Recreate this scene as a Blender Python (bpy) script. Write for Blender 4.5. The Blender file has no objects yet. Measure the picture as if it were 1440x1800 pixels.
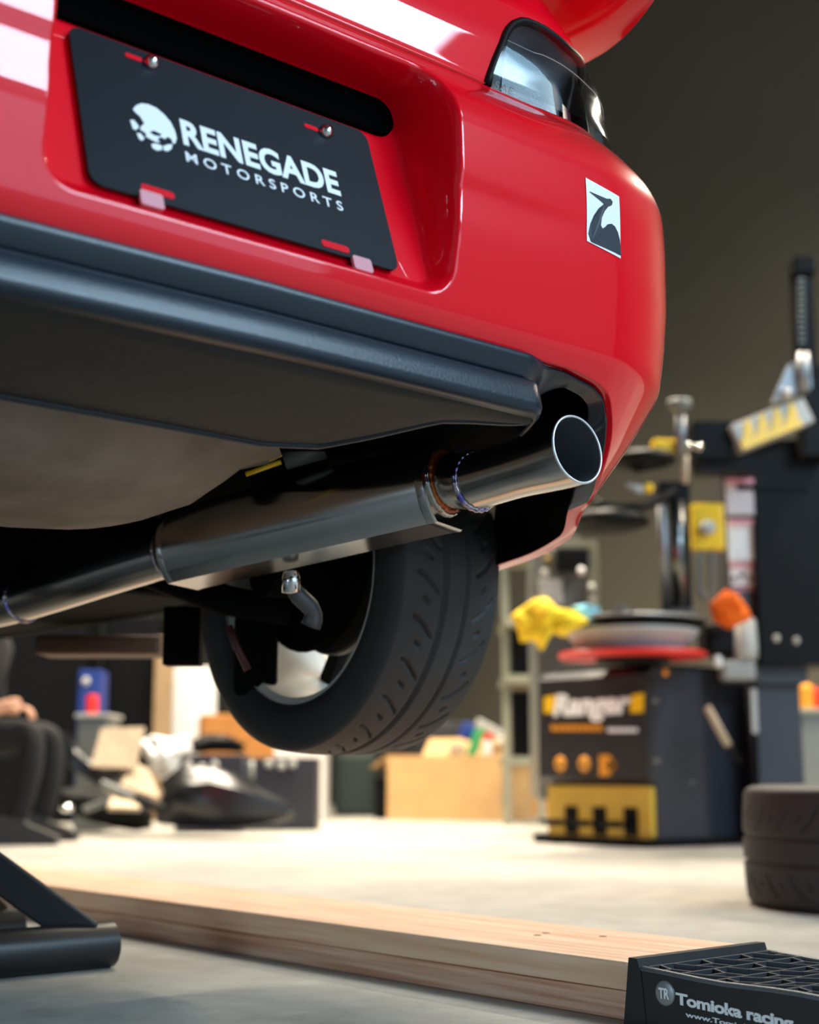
import bpy, bmesh, math, random
from math import sin, cos, pi, radians, sqrt, atan2
from mathutils import Vector, Matrix, noise as mnoise
import numpy as np
random.seed(7)
sc = bpy.context.scene
COL = sc.collection

# ------------------------------------------------------------------ camera
FPX, YAW, PIT, CAMH = 2506.0, radians(40.4), radians(10.3), 0.32
cam_d = bpy.data.cameras.new('camera'); cam = bpy.data.objects.new('camera', cam_d); COL.objects.link(cam)
cam_d.sensor_fit = 'HORIZONTAL'; cam_d.sensor_width = 24.0; cam_d.lens = FPX / 1440 * 24.0
cam_d.clip_start = 0.02; cam_d.clip_end = 60
cam.location = (0, 0, CAMH); cam.rotation_euler = (pi / 2 + PIT, 0, -YAW)
cam_d.dof.use_dof = True; cam_d.dof.focus_distance = 1.83; cam_d.dof.aperture_fstop = 2.5
sc.camera = cam
# ------------------------------------------------------------------ world, exposure
w = bpy.data.worlds.new('world'); sc.world = w; w.use_nodes = True
w.node_tree.nodes['Background'].inputs[0].default_value = (0.55, 0.75, 1.0, 1)
w.node_tree.nodes['Background'].inputs[1].default_value = 1.0
sc.view_settings.view_transform = 'Standard'; sc.view_settings.look = 'None'
sc.view_settings.gamma = 1.0; sc.view_settings.use_curve_mapping = False
sc.view_settings.exposure = 0.17
sc.cycles.use_denoising = True
sc.cycles.max_bounces = 6; sc.cycles.diffuse_bounces = 3; sc.cycles.glossy_bounces = 4; sc.cycles.transparent_max_bounces = 12
sc.cycles.sample_clamp_indirect = 4.0

def area(name, loc, target, sx, sy, watts, color, spread=180):
    L = bpy.data.lights.new(name, 'AREA'); L.shape = 'RECTANGLE'; L.size = sx; L.size_y = sy
    L.energy = watts; L.color = color; L.spread = radians(spread)
    o = bpy.data.objects.new(name, L); COL.objects.link(o); o.location = loc
    o.rotation_euler = (Vector(target) - Vector(loc)).to_track_quat('-Z', 'Y').to_euler()
    return o
# daylight entering through the high bay window behind the camera
DAY = (0.56, 0.80, 1.0)
area('high_window_daylight', (3.3, -4.5, 4.25), (2.4, 1.5, 1.0), 3.8, 1.1, 290, DAY)
area('skylight_daylight', (4.9, -3.7, 6.9), (4.9, -3.7, 0), 3.0, 1.6, 260, DAY)
area('shop_door_daylight', (2.0, -4.5, 1.6), (2.0, 2.0, 1.2), 5.6, 2.9, 52, DAY)
# added cool fill light at the left, for the muffler and left-facing sides
area('left_fill_light', (-5.9, 1.5, 1.25), (0, 1.5, 1.0), 3.4, 2.3, 115, DAY)

# ------------------------------------------------------------------ helpers
def lin(c):
    return tuple(((v / 255) / 12.92 if v / 255 <= .04045 else ((v / 255 + .055) / 1.055) ** 2.4) for v in c)
MATS = {}
def mat(name, rgb, rough=.5, metal=0., coat=0., var=.08, scale=12., bump=0., bscale=60., trans=0., rgb2=None,
        spec=.5, stretch=None, contrast=(.35, .65), aniso=0., rvar=0., emit=0.):
    if name in MATS: return MATS[name]
    m = bpy.data.materials.new(name); m.use_nodes = True; nt = m.node_tree; b = nt.nodes['Principled BSDF']
    c = lin(rgb); c2 = lin(rgb2) if rgb2 else tuple(v * (1 - var) for v in c)
    tc = nt.nodes.new('ShaderNodeTexCoord'); mp = nt.nodes.new('ShaderNodeMapping')
    nt.links.new(tc.outputs['Object'], mp.inputs[0])
    if stretch: mp.inputs['Scale'].default_value = stretch
    nz = nt.nodes.new('ShaderNodeTexNoise'); nz.inputs['Scale'].default_value = scale; nz.inputs['Detail'].default_value = 5
    nt.links.new(mp.outputs[0], nz.inputs['Vector'])
    rp = nt.nodes.new('ShaderNodeValToRGB'); e = rp.color_ramp.elements
    e[0].position, e[1].position = contrast; e[0].color = (*c2, 1); e[1].color = (*c, 1)
    nt.links.new(nz.outputs['Fac'], rp.inputs[0]); nt.links.new(rp.outputs[0], b.inputs['Base Color'])
    b.inputs['Roughness'].default_value = rough; b.inputs['Metallic'].default_value = metal
    b.inputs['Coat Weight'].default_value = coat; b.inputs['Coat Roughness'].default_value = .03
    b.inputs['Transmission Weight'].default_value = trans; b.inputs['Specular IOR Level'].default_value = spec
    if aniso: b.inputs['Anisotropic'].default_value = aniso
    if rvar:
        mr = nt.nodes.new('ShaderNodeMapRange'); mr.inputs['To Min'].default_value = rough - rvar; mr.inputs['To Max'].default_value = rough + rvar
        nt.links.new(nz.outputs['Fac'], mr.inputs[0]); nt.links.new(mr.outputs[0], b.inputs['Roughness'])
    if bump:
        n2 = nt.nodes.new('ShaderNodeTexNoise'); n2.inputs['Scale'].default_value = bscale; n2.inputs['Detail'].default_value = 4
        nt.links.new(mp.outputs[0], n2.inputs['Vector'])
        bp = nt.nodes.new('ShaderNodeBump'); bp.inputs['Strength'].default_value = bump; bp.inputs['Distance'].default_value = .01
        nt.links.new(n2.outputs['Fac'], bp.inputs['Height']); nt.links.new(bp.outputs[0], b.inputs['Normal'])
    if emit:
        b.inputs['Emission Color'].default_value = (*c, 1); b.inputs['Emission Strength'].default_value = emit
    MATS[name] = m
    return m

def rootmat(root):
    return Matrix.Translation(root.location) @ root.rotation_euler.to_matrix().to_4x4() if root else Matrix.Identity(4)
def setparent(o, parent):
    """children keep world coordinates; parents are never moved after that"""
    if parent is not None:
        o.parent = parent
        o.matrix_parent_inverse = WM[parent.name].inverted()
    WM[o.name] = Matrix.Translation(o.location)
WM = {}
def tag(o, label=None, cat=None, group=None, kind=None):
    if label: o['label'] = label
    if cat: o['category'] = cat
    if group: o['group'] = group
    if kind: o['kind'] = kind
    return o
def empty(name, loc, label=None, cat=None, group=None):
    o = bpy.data.objects.new(name, None); COL.objects.link(o); o.location = loc; o.empty_display_size = .05
    WM[o.name] = Matrix.Translation(loc)
    return tag(o, label, cat, group)
def mobj(name, verts, faces, m, parent=None, smooth=False, me=None, angle=None):
    if me is None:
        me = bpy.data.meshes.new(name); me.from_pydata([tuple(v) for v in verts], [], faces); me.update()
        if m: me.materials.append(m)
        if smooth:
            for p in me.polygons: p.use_smooth = True
    o = bpy.data.objects.new(name, me); COL.objects.link(o); setparent(o, parent)
    if smooth and angle:
        sharp(me, angle)
    return o
def sharp(me, deg):
    bm = bmesh.new(); bm.from_mesh(me)
    for e in bm.edges:
        if len(e.link_faces) == 2 and e.calc_face_angle(0) > radians(deg): e.smooth = False
    bm.to_mesh(me); bm.free()
class MB:
    """collects pieces of one part"""
    def __init__(s): s.v = []; s.f = []
    def add(s, v, f):
        n = len(s.v); s.v += [Vector(a) for a in v]; s.f += [tuple(i + n for i in q) for q in f]; return s
    def box(s, c, size, rot=None, bev=0):
        bm = bmesh.new(); bmesh.ops.create_cube(bm, size=1); bmesh.ops.scale(bm, vec=size, verts=bm.verts)
        if bev: bmesh.ops.bevel(bm, geom=bm.edges[:], offset=bev, segments=2, affect='EDGES', profile=.6)
        R = rot if rot is not None else Matrix.Identity(3)
        bm.verts.index_update()
        s.add([Vector(c) + R @ v.co for v in bm.verts], [tuple(v.index for v in f.verts) for f in bm.faces]); bm.free(); return s
    def tube(s, pts, r, n=16, cap=True):
        pts = [Vector(p) for p in pts]; rs = r if isinstance(r, (list, tuple)) else [r] * len(pts)
        t0 = (pts[1] - pts[0]).normalized(); up = Vector((0, 0, 1)) if abs(t0.z) < .9 else Vector((1, 0, 0))
        a = t0.cross(up).normalized(); V = []; F = []
        for i, p in enumerate(pts):
            t = (pts[min(i + 1, len(pts) - 1)] - pts[max(i - 1, 0)]).normalized()
            a = (a - t * a.dot(t)).normalized(); b = t.cross(a)
            V += [p + (a * cos(2 * pi * k / n) + b * sin(2 * pi * k / n)) * rs[i] for k in range(n)]
        for i in range(len(pts) - 1):
            for k in range(n):
                k2 = (k + 1) % n; F.append((i * n + k, i * n + k2, (i + 1) * n + k2, (i + 1) * n + k))
        if cap: F.append(tuple(range(n - 1, -1, -1))); F.append(tuple((len(pts) - 1) * n + k for k in range(n)))
        return s.add(V, F)
    def lathe(s, prof, c, axis='z', n=32, rot=None, close=False):
        V = []; F = []
        for k in range(n):
            a = 2 * pi * k / n
            for (r, h) in prof:
                q = {'z': Vector((r * cos(a), r * sin(a), h)), 'x': Vector((h, r * cos(a), r * sin(a))), 'y': Vector((r * cos(a), h, r * sin(a)))}[axis]
                V.append(Vector(c) + (rot @ q if rot is not None else q))
        m = len(prof)
        for k in range(n):
            k2 = (k + 1) % n
            for i in range(m - 1 if not close else m):
                i2 = (i + 1) % m
                F.append((k * m + i, k2 * m + i, k2 * m + i2, k * m + i2))
        return s.add(V, F)
    def prism(s, poly, h0, h1, fn):
        """poly: 2D outline; fn(u,v,h) -> world"""
        n = len(poly); V = [fn(u, v, h0) for u, v in poly] + [fn(u, v, h1) for u, v in poly]
        F = [tuple(range(n - 1, -1, -1)), tuple(range(n, 2 * n))] + [(i, (i + 1) % n, n + (i + 1) % n, n + i) for i in range(n)]
        return s.add(V, F)
    def build(s, name, m, parent=None, smooth=False, angle=None, fixn=True):
        o = mobj(name, s.v, s.f, m, parent, smooth)
        if fixn:
            bm = bmesh.new(); bm.from_mesh(o.data); bmesh.ops.recalc_face_normals(bm, faces=bm.faces)
            if smooth and angle:
                for e in bm.edges:
                    if len(e.link_faces) == 2 and e.calc_face_angle(0) > radians(angle): e.smooth = False
            bm.to_mesh(o.data); bm.free()
        return o
def grid(name, fn, nu, nv, m, parent=None, smooth=True, solid=0, skip=None, kindbase=None):
    V = [fn(i, j) for i in range(nu) for j in range(nv)]
    F = []
    for i in range(nu - 1):
        for j in range(nv - 1):
            if skip and skip(i, j): continue
            F.append((i * nv + j, (i + 1) * nv + j, (i + 1) * nv + j + 1, i * nv + j + 1))
    o = mobj(name, V, F, m, parent, smooth)
    if solid:
        md = o.modifiers.new('thick', 'SOLIDIFY'); md.thickness = solid; md.offset = 0
    return o
def text(name, body, m, fn, w, h, parent=None, off=0., shear=0., space=1., ext=.02, label=None):
    """lettering scaled to w x h and mapped with fn(u, v, depth)"""
    cu = bpy.data.curves.new(name, 'FONT'); cu.body = body; cu.size = 1; cu.offset = off; cu.shear = shear
    cu.space_character = space; cu.extrude = ext; cu.resolution_u = 4
    t = bpy.data.objects.new(name + '_tmp', cu); COL.objects.link(t)
    dg = bpy.context.evaluated_depsgraph_get(); me = bpy.data.meshes.new_from_object(t.evaluated_get(dg))
    bpy.data.objects.remove(t); bpy.data.curves.remove(cu)
    co = np.array([v.co[:] for v in me.vertices]); lo = co.min(0); hi = co.max(0)
    for v in me.vertices:
        q = (np.array(v.co[:]) - lo) / (hi - lo); v.co = fn(q[0] * w, q[1] * h, q[2])
    me.name = name; me.materials.clear(); me.materials.append(m)
    o = mobj(name, None, None, None, parent, me=me)
    if label: o['label'] = label
    return o
# calibrated points of the place: a picture point at a real distance
Fh = Vector((sin(YAW), cos(YAW), 0)); Rh = Vector((cos(YAW), -sin(YAW), 0)); Zv = Vector((0, 0, 1))
Fv = Fh * cos(PIT) + Zv * sin(PIT); Uv = Zv * cos(PIT) - Fh * sin(PIT); C0 = Vector((0, 0, CAMH))
def ray(x, y): return Fv + Rh * (x - 720) / FPX + Uv * (900 - y) / FPX
def P(x, y, d): return C0 + ray(x, y) * d
def PZ(x, y, z): r = ray(x, y); return C0 + r * ((z - CAMH) / r.z)
RC3 = Matrix((Rh, Fh, Zv)).transposed()          # room-facing frame: x = right, y = away, z = up
def cb(mb, x0, y0, x1, y1, d, th, rz=0, bev=.0, rot=None):
    """a box whose near face spans the given extents at distance d, th deep"""
    a = P(x0, y1, d); b = P(x1, y0, d); cx = P((x0 + x1) / 2, (y0 + y1) / 2, d)
    w_ = (x1 - x0) * d / FPX; h_ = abs(y1 - y0) * d / FPX / cos(PIT)
    R = RC3 @ Matrix.Rotation(rz, 3, 'Z')
    if rot is not None: R = R @ rot
    mb.box(cx + Fh * th / 2, (w_, th, h_), R, bev); return mb

# ------------------------------------------------------------------ materials
M_floor = mat('concrete', (168, 164, 155), .55, var=.22, scale=1.6, bump=.08, bscale=40, rvar=.12)
def speckle(m, scale, amount):
    nt = m.node_tree; b = nt.nodes['Principled BSDF']; src = b.inputs['Base Color'].links[0].from_socket
    tc = nt.nodes.new('ShaderNodeTexCoord'); n = nt.nodes.new('ShaderNodeTexNoise'); n.inputs['Scale'].default_value = scale; n.inputs['Detail'].default_value = 8; n.inputs['Roughness'].default_value = .75
    nt.links.new(tc.outputs['Object'], n.inputs['Vector'])
    r = nt.nodes.new('ShaderNodeMapRange'); r.inputs['From Min'].default_value = .35; r.inputs['From Max'].default_value = .65; r.inputs['To Min'].default_value = 1 - amount; r.inputs['To Max'].default_value = 1 + amount * .5
    nt.links.new(n.outputs['Fac'], r.inputs[0])
    mx = nt.nodes.new('ShaderNodeVectorMath'); mx.operation = 'SCALE'; nt.links.new(src, mx.inputs[0]); nt.links.new(r.outputs[0], mx.inputs['Scale']); nt.links.new(mx.outputs[0], b.inputs['Base Color'])
speckle(M_floor, 9, .22)
M_wall2 = mat('light_wall_paint', (186, 188, 186), .7, var=.05)
M_wall = mat('dark_wall_paint', (86, 82, 70), .65, var=.1, scale=1.2, bump=.03)
M_ceil = mat('ceiling_paint', (70, 68, 64), .8)
M_red = mat('red_car_paint', (240, 2, 30), .35, coat=1., var=.03, scale=3, spec=.08)
M_lip = mat('cool_tinted_bumper_plastic', (15, 33, 47), .30, var=.15, spec=.5, scale=20, bump=.05, bscale=300)  # blue of the cool light is put into the black plastic's base colour
M_under = mat('underside_plastic', (34, 32, 30), .6, var=.4, scale=6, bump=.1)
M_black = mat('black_plastic', (10, 10, 11), .5, spec=.14)
M_soot = mat('underbody_black', (10, 9, 9), .9, var=.4, scale=8, spec=.1)
M_pan = mat('dusty_floor_pan', (150, 132, 116), .75, rgb2=(118, 102, 88), scale=7, bump=.25, bscale=14)
M_plate = mat('plate_black', (16, 22, 30), .4, var=.1, spec=.12)
M_white = mat('print_white', (245, 248, 250), .4, var=.01)
M_wht2 = mat('white_sheet', (225, 224, 220), .5, var=.08)
M_chrome = mat('chrome', (225, 225, 225), .08, 1., var=.02)
M_steel = mat('brushed_steel', (196, 192, 188), .20, 1., var=.2, scale=4, aniso=.6, rvar=.06)
M_tip = mat('tip_steel', (196, 192, 186), .2, 1., var=.15, scale=5, aniso=.5)
M_weld = mat('weld_heat_tint', (226, 124, 56), .35, .8, rgb2=(120, 50, 40), scale=40)
M_weldb = mat('weld_bead_steel', (96, 96, 170), .25, 1., rgb2=(220, 205, 190), scale=45)
M_rubber = mat('tire_rubber', (42, 42, 43), .62, var=.2, scale=18, bump=.05)
M_rim = mat('dark_rim', (14, 14, 15), .7, spec=.1)
M_barrel = mat('rim_barrel_paint', (214, 210, 200), .6, var=.1)
M_rotor = mat('brake_rotor', (60, 52, 46), .5, .7, var=.3)
M_alu = mat('cast_aluminium', (150, 152, 155), .45, .9, var=.2)
M_pine = mat('pine', (244, 206, 174), .55, rgb2=(220, 164, 126), scale=3, stretch=(16, 1.2, 26), contrast=(.3, .7), bump=.06, bscale=20)
M_pine2 = mat('pine_grain', (234, 188, 158), .6, rgb2=(200, 140, 108), scale=3, stretch=(14, 1.0, 40), contrast=(.35, .62), bump=.06, bscale=20)
M_ramp = mat('ramp_plastic', (24, 26, 30), .42, var=.2, scale=15, bump=.05)
M_card = mat('cardboard', (206, 165, 112), .8, var=.1, scale=5)
M_card2 = mat('cardboard_orange', (178, 116, 52), .8, var=.12)
M_cardp = mat('cardboard_pale', (190, 168, 140), .8, var=.1)
M_ranger = mat('changer_black', (44, 46, 54), .42, var=.12, scale=4)
M_decal = mat('changer_decal', (48, 46, 48), .3)
M_yel = mat('yellow_paint', (250, 200, 20), .4)
M_gold = mat('golden_pedal_panel', (206, 166, 60), .4, var=.1)
M_ycloth = mat('yellow_microfibre', (252, 214, 40), .9, var=.1, bump=.2, bscale=90)
M_ocloth = mat('orange_cloth', (250, 110, 8), .9, var=.12, bump=.2, bscale=90)
M_bcloth = mat('blue_cloth', (130, 196, 214), .9)
M_grey = mat('grey_paint', (110, 112, 106), .45, var=.1)
M_lgrey = mat('light_grey_paint', (176, 174, 166), .4, var=.1)
M_shelf = mat('shelf_steel', (134, 134, 116), .45, var=.12)
M_redp = mat('red_plastic', (225, 42, 32), .35)
M_blue = mat('blue_plastic', (30, 56, 130), .4)
M_green = mat('green_plastic', (60, 150, 90), .4)
M_dgreen = mat('dark_green_bin', (36, 52, 50), .5)
M_pink = mat('warning_label_print', (232, 190, 190), .45)
M_orange = mat('amber_paint', (226, 150, 40), .4)
M_skin = mat('skin', (214, 160, 128), .5, var=.08)
M_cloth = mat('black_clothes', (15, 14, 16), .9, var=.2, bump=.2)
M_shoe = mat('shoe_dark', (40, 38, 36), .6)
M_hair = mat('dark_hair', (28, 20, 16), .6)
M_tan = mat('tan_wood', (160, 132, 96), .7, var=.15)
M_olive = mat('machine_bronze', (120, 100, 40), .35, .8)

# ================================================================== THE ROOM
def slab(name, lo, hi, m):
    c = [(a + b) / 2 for a, b in zip(lo, hi)]; s = [b - a for a, b in zip(lo, hi)]
    return tag(MB().box(c, s).build(name, m), kind='structure')
X0, X1, Y0, Y1, ZC = -6.0, 8.8, -4.6, 13.0, 7.0
slab('floor', (X0, Y0, -.1), (X1, Y1, 0), M_floor)
slab('ceiling', (X0, Y0, ZC), (X1, Y1, ZC + .1), M_ceil)
slab('wall_right', (X1, Y0, 0), (X1 + .15, Y1, ZC), M_wall)
slab('wall_far', (X0, Y1, 0), (X1, Y1 + .15, ZC), M_wall)
slab('wall_left', (X0 - .15, Y0, 0), (X0, Y1, ZC), M_wall2)
wn = MB()   # wall behind the camera, with a high window over a wide shop door
wx0, wx1, wz0, wz1 = 1.4, 5.2, 3.7, 4.8; dx0, dx1, dz1 = -.9, 4.9, 3.1
def wpiece(x0, x1, z0, z1): wn.box(((x0 + x1) / 2, Y0 - .075, (z0 + z1) / 2), (x1 - x0, .15, z1 - z0))
wpiece(X0, dx0, 0, wz0); wpiece(dx1, X1, 0, wz0); wpiece(dx0, dx1, dz1, wz0); wpiece(X0, wx0, wz0, wz1); wpiece(wx1, X1, wz0, wz1); wpiece(X0, X1, wz1, ZC)
tag(wn.build('wall_near', M_wall2), kind='structure')
wf = MB()
for x in np.linspace(wx0, wx1, 4): wf.box((x, Y0 - .12, (wz0 + wz1) / 2), (.06, .06, wz1 - wz0))
for z in (wz0, wz1): wf.box(((wx0 + wx1) / 2, Y0 - .12, z), (wx1 - wx0, .06, .06))
tag(wf.build('window_1', M_grey), kind='structure')
df = MB()
for x in (dx0, dx1): df.box((x, Y0 - .1, dz1 / 2), (.08, .08, dz1))
df.box(((dx0 + dx1) / 2, Y0 - .1, dz1), (dx1 - dx0, .08, .08)); tag(df.build('door_2', M_grey), kind='structure')
sk_ = MB()
for x in (3.35, 4.9, 6.45): sk_.box((x, -3.7, 6.96), (.06, 1.7, .06))
for y in (-4.54, -2.86): sk_.box((4.9, y, 6.96), (3.1, .06, .06))
tag(sk_.build('window_2', M_grey), kind='structure')
dr = MB()  # frame added around the left fill light; the wall stays solid
for y in (-.25, 3.25): dr.box((X0 + .03, y, 1.25), (.06, .08, 2.5))
dr.box((X0 + .03, 1.5, 2.46), (.06, 3.5, .08)); tag(dr.build('fill_light_frame', M_grey), kind='structure')

# ================================================================== THE CAR
CX = .79                                   # centre plane of the car
car = empty('car', (CX, 1.9, 0.34), 'red two-seater car raised off the floor, rear corner with chrome exhaust tip', 'car')
XC, YC, RC = 1.31, 1.45, .305
ZP = [.58, .63, .694, .756, .794, .833, .889, .946, 1.03, 1.079, 1.106, 1.144, 1.179, 1.263, 1.342, 1.39, 1.443, 1.52, 1.6]
DP = [.17, .15, .107, .062, .038, .014, .006, .001, 0, .002, .013, .044, .082, .093, .116, .144, .175, .235, .33]
def smooth01(t): t = max(0., min(1., t)); return t * t * (3 - 2 * t)
# smooth the measured profile a little
_zs = np.arange(.56, 1.62, .001); _ds = np.interp(_zs, ZP, DP)
_k = np.hanning(45); _k /= _k.sum(); _ds = np.convolve(np.pad(_ds, 22, mode='reflect', reflect_type='odd'), _k, 'valid')
def inset(z): return float(np.interp(z, _zs, _ds))
SA = RC * pi / 2
def S(s, z, extra=0.):
    """outer skin: s runs along the rear (s<0), round the corner, then forward along the side"""
    d = inset(z)
    if z < .9: d *= 1 - .75 * smooth01((s - .30) / .30)
    # horizontal character line, strongest beside the number-plate recess
    d += .0030 * smooth01((1.006 - z) / .020) * (1 - smooth01((.985 - z) / .07)) * smooth01((.02 - s) / .2)
    d += extra
    if s < 0: return Vector((XC + s, YC - RC + d, z))
    if s < SA:
        a = s / RC; r = RC - d; return Vector((XC + r * sin(a), YC - r * cos(a), z))
    return Vector((XC + RC - d, YC + (s - SA), z))
def mir(v): return Vector((2 * CX - v.x, v.y, v.z))
SEND = .665
ZB_S = [-.6, -.05, .008, .04, .096, .165, .22, .28, .665]
ZB_Z = [.816, .811, .803, .794, .758, .714, .698, .688, .636]
def zb(s): return float(np.interp(s, ZB_S, ZB_Z))
ZTOP = 1.180
# number-plate recess, as depth over the rear skin
PX0, PX1, PZ0, PZ1 = .538, 1.055, .850, 1.150
def sd_round(x, z, x0, x1, z0, z1, r):
    qx = abs(x - (x0 + x1) / 2) - ((x1 - x0) / 2 - r); qz = abs(z - (z0 + z1) / 2) - ((z1 - z0) / 2 - r)
    return sqrt(max(qx, 0) ** 2 + max(qz, 0) ** 2) + min(max(qx, qz), 0) - r
def yback(z): return 1.176 + .33 * (z - .86)
def recess(p):
    sd = sd_round(p.x, p.z, PX0 + .02 * (p.z - .85), PX1 - .06 * max(0, .97 - p.z), PZ0, PZ1, .038)
    if sd > 0: return p
    wdt = .018 + .016 * smooth01((p.z - 1.09) / .06)
    k = smooth01(-sd / wdt)
    # softly rolled rim
    return Vector((p.x, p.y + (max(yback(p.z), p.y) - p.y) * k, p.z))
NV = 130
# columns across the whole rear: right half as s >= -.52, left half mirrored
def whole(sv, nv, fn_rows, fn_left=None):
    fn_left = fn_left or fn_rows
    cols = [[fn_rows(s, j) for j in range(nv)] for s in sv]
    left = [[mir(fn_left(s, j)) for j in range(nv)] for s in reversed(sv) if s > -.5199]
    return left + cols
def brow(s, j):
    if j == 0:
        q = S(s, zb(s), .020); q.z += .003; return q
    if j == NV - 1: return S(s, ZTOP, .03)
    return S(s, zb(s) + (ZTOP - zb(s)) * (j - 1) / (NV - 3))
def cols_obj(name, cols, m, parent, post=None, smooth=True, skip=None):
    nv = len(cols[0])
    V = [post(p) if post else p for c in cols for p in c]
    F = [(i * nv + j, (i + 1) * nv + j, (i + 1) * nv + j + 1, i * nv + j + 1) for i in range(len(cols) - 1) for j in range(nv - 1) if not (skip and skip(i, j))]
    return mobj(name, V, F, m, parent, smooth)
def sv_dense():
    return [float(v) for v in np.concatenate([np.linspace(-.52, -.305, 20), np.linspace(-.302, -.225, 30), np.linspace(-.215, -.01, 20), np.linspace(0, SA - .01, 40), np.linspace(SA, SEND, 9)])]
bumper = cols_obj('bumper_cover', whole(sv_dense(), NV, brow), M_red, car, post=lambda p: recess(p) if p.y < 1.3 else p)
bumper['label'] = 'glossy red rear bumper cover with plate recess'
# the black inside of the bumper shell
NL = 24
def lrow(s, j): z = zb(s) + .004 + (1.15 - zb(s)) * j / (NL - 1); return S(s, z, .022 + (.17 if s < -.2 else .17 * smooth01((0 - s) / .2)))
cols_obj('bumper_liner', whole(list(np.linspace(-.52, SEND, 60)), NL, lrow), M_black, car)
# upper rear skin (tail panel and quarter corner), open where the tail lights sit
LT_S = [-.16, -.136, -.116, -.084, -.062, -.048, -.03, -.008, .03, .08, .14, .2, .30, .42]
LT_Z = [1.184, 1.184, 1.224, 1.280, 1.303, 1.313, 1.320, 1.321, 1.316, 1.310, 1.316, 1.324, 1.32, 1.285]
def ltop(s): return float(np.interp(s, LT_S, LT_Z))
def s_left(z): return float(np.interp(z, [1.184, 1.224, 1.280, 1.303, 1.313], [-.136, -.116, -.084, -.062, -.045]))
NQ = 110
q_s = [float(v) for v in np.concatenate([np.linspace(-.52, -.152, 24), np.linspace(-.146, .44, 110), np.linspace(.45, SEND, 6)])]
def qrow(s, j):
    if j == 0: return S(s, ZTOP + .004, .03)
    return S(s, ZTOP + .004 + (1.58 - ZTOP) * (j - 1) / (NQ - 2))
ncol = len(q_s)
def qskip_cols(cols_s):
    def sk(i, j):
        s = cols_s[i]
        if s is None: return False
        z = ZTOP + .004 + (1.58 - ZTOP) * (j - .5) / (NQ - 2)
        return -.137 < s < .41 and z < ltop(s) + .001 and s > s_left(min(z, 1.313)) - .001
    return sk
allcols = [s for s in reversed(q_s) if s > -.5199] + q_s
cols_obj('rear_quarter_skin', whole(q_s, NQ, qrow), M_red, car, skip=qskip_cols(allcols))
# side panels with wheel arches
WY, WZ, WR = 1.905, .638, .292
def arch_z(y):
    t = .335 ** 2 - (y - WY) ** 2
    return max(.72, .66 + (sqrt(t) if t > 0 else 0))
def side(sgn):
    def fn(i, j):
        y = YC + (SEND - SA) + (4.9 - YC - (SEND - SA)) * (i / 59) ** 1.15
        z = arch_z(y) + (1.5 - arch_z(y)) * j / 17
        x = XC + RC - inset(max(z, .9)) + .0
        v = Vector((x, y, z)); return v if sgn > 0 else mir(v)
    return grid('side_panel', fn, 60, 18, M_red, car)
side(1); side(-1)

# --- lower valance lip in black plastic
LIP_N = 13
def lip_prof(s, left=False):
    z0 = zb(s) - .001
    f = smooth01((.06 - s) / .10) if left else smooth01((-.075 - s) / .06)              # ledge fades out at the exhaust cut-out
    zl = [.812, .810, .8085, .806, .790, .779, .7765, .7745, .772, .750, .7455, .7415, .738]
    ins = [.026, .0195, .0185, .019, .027, .0325, .032, .013, .0105, .0055, .0045, .0065, .016]
    cut = .716 + sqrt(max(.0, .088 ** 2 - (s + .012) ** 2)) if s < .07 and not left else zb(s) - .014
    out = []
    for k in range(LIP_N):
        t = k / (LIP_N - 1)
        zz = zl[k] + (z0 - .812)
        zn = z0 + (min(cut, z0 - .004) - z0) * t
        z = zz * f + zn * (1 - f); 
        base = inset(z0) * (1 - .75 * smooth01((s - .30) / .30))
        d = ins[k] * f + (inset(z) + .008 + .02 * t) * (1 - f)
        out.append((z, d))
    return out
def liprow(s, j, left=False):
    z, d = lip_prof(s, left)[j]
    if s < 0: return Vector((XC + s, YC - RC + d, z))
    a = s / RC; r = RC - d; return Vector((XC + r * sin(a), YC - r * cos(a), z))
lip_s = [float(v) for v in np.concatenate([np.linspace(-.52, -.145, 18), np.linspace(-.14, .25, 66)])]
lip = cols_obj('valance_lip', whole(lip_s, LIP_N, liprow, lambda s, j: liprow(s, j, True)), M_lip, car)
lip['label'] = 'black plastic valance along the bottom of the bumper'
md = lip.modifiers.new('thick', 'SOLIDIFY'); md.thickness = .005; md.offset = -1
# underside panel running forward from the lip
def yf(X):
    return float(np.interp(X - CX, [-.54, -.50, 0, .13, .2, .24, .29, .33, .37, .41], [1.18, 1.345, 1.347, 1.35, 1.33, 1.285, 1.215, 1.20, 1.19, 1.172]))
def upan(i, j):
    X = CX - .54 + .938 * i / 80; t = j / 9
    y0 = 1.164; y = y0 + (yf(X) - y0) * t
    return Vector((X, y, .738 - .038 * (y - 1.164) / .18 - .004 * sin(pi * t)))
up = grid('underside_panel', upan, 81, 10, M_under, car, solid=.006)
# rolled flange along the forward edge of that panel
fl = MB(); fl.tube([upan(i, 9) + Vector((0, 0, -.001)) for i in range(81)], .006, 8); fl.build('panel_flange', M_lip, car, True)

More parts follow.
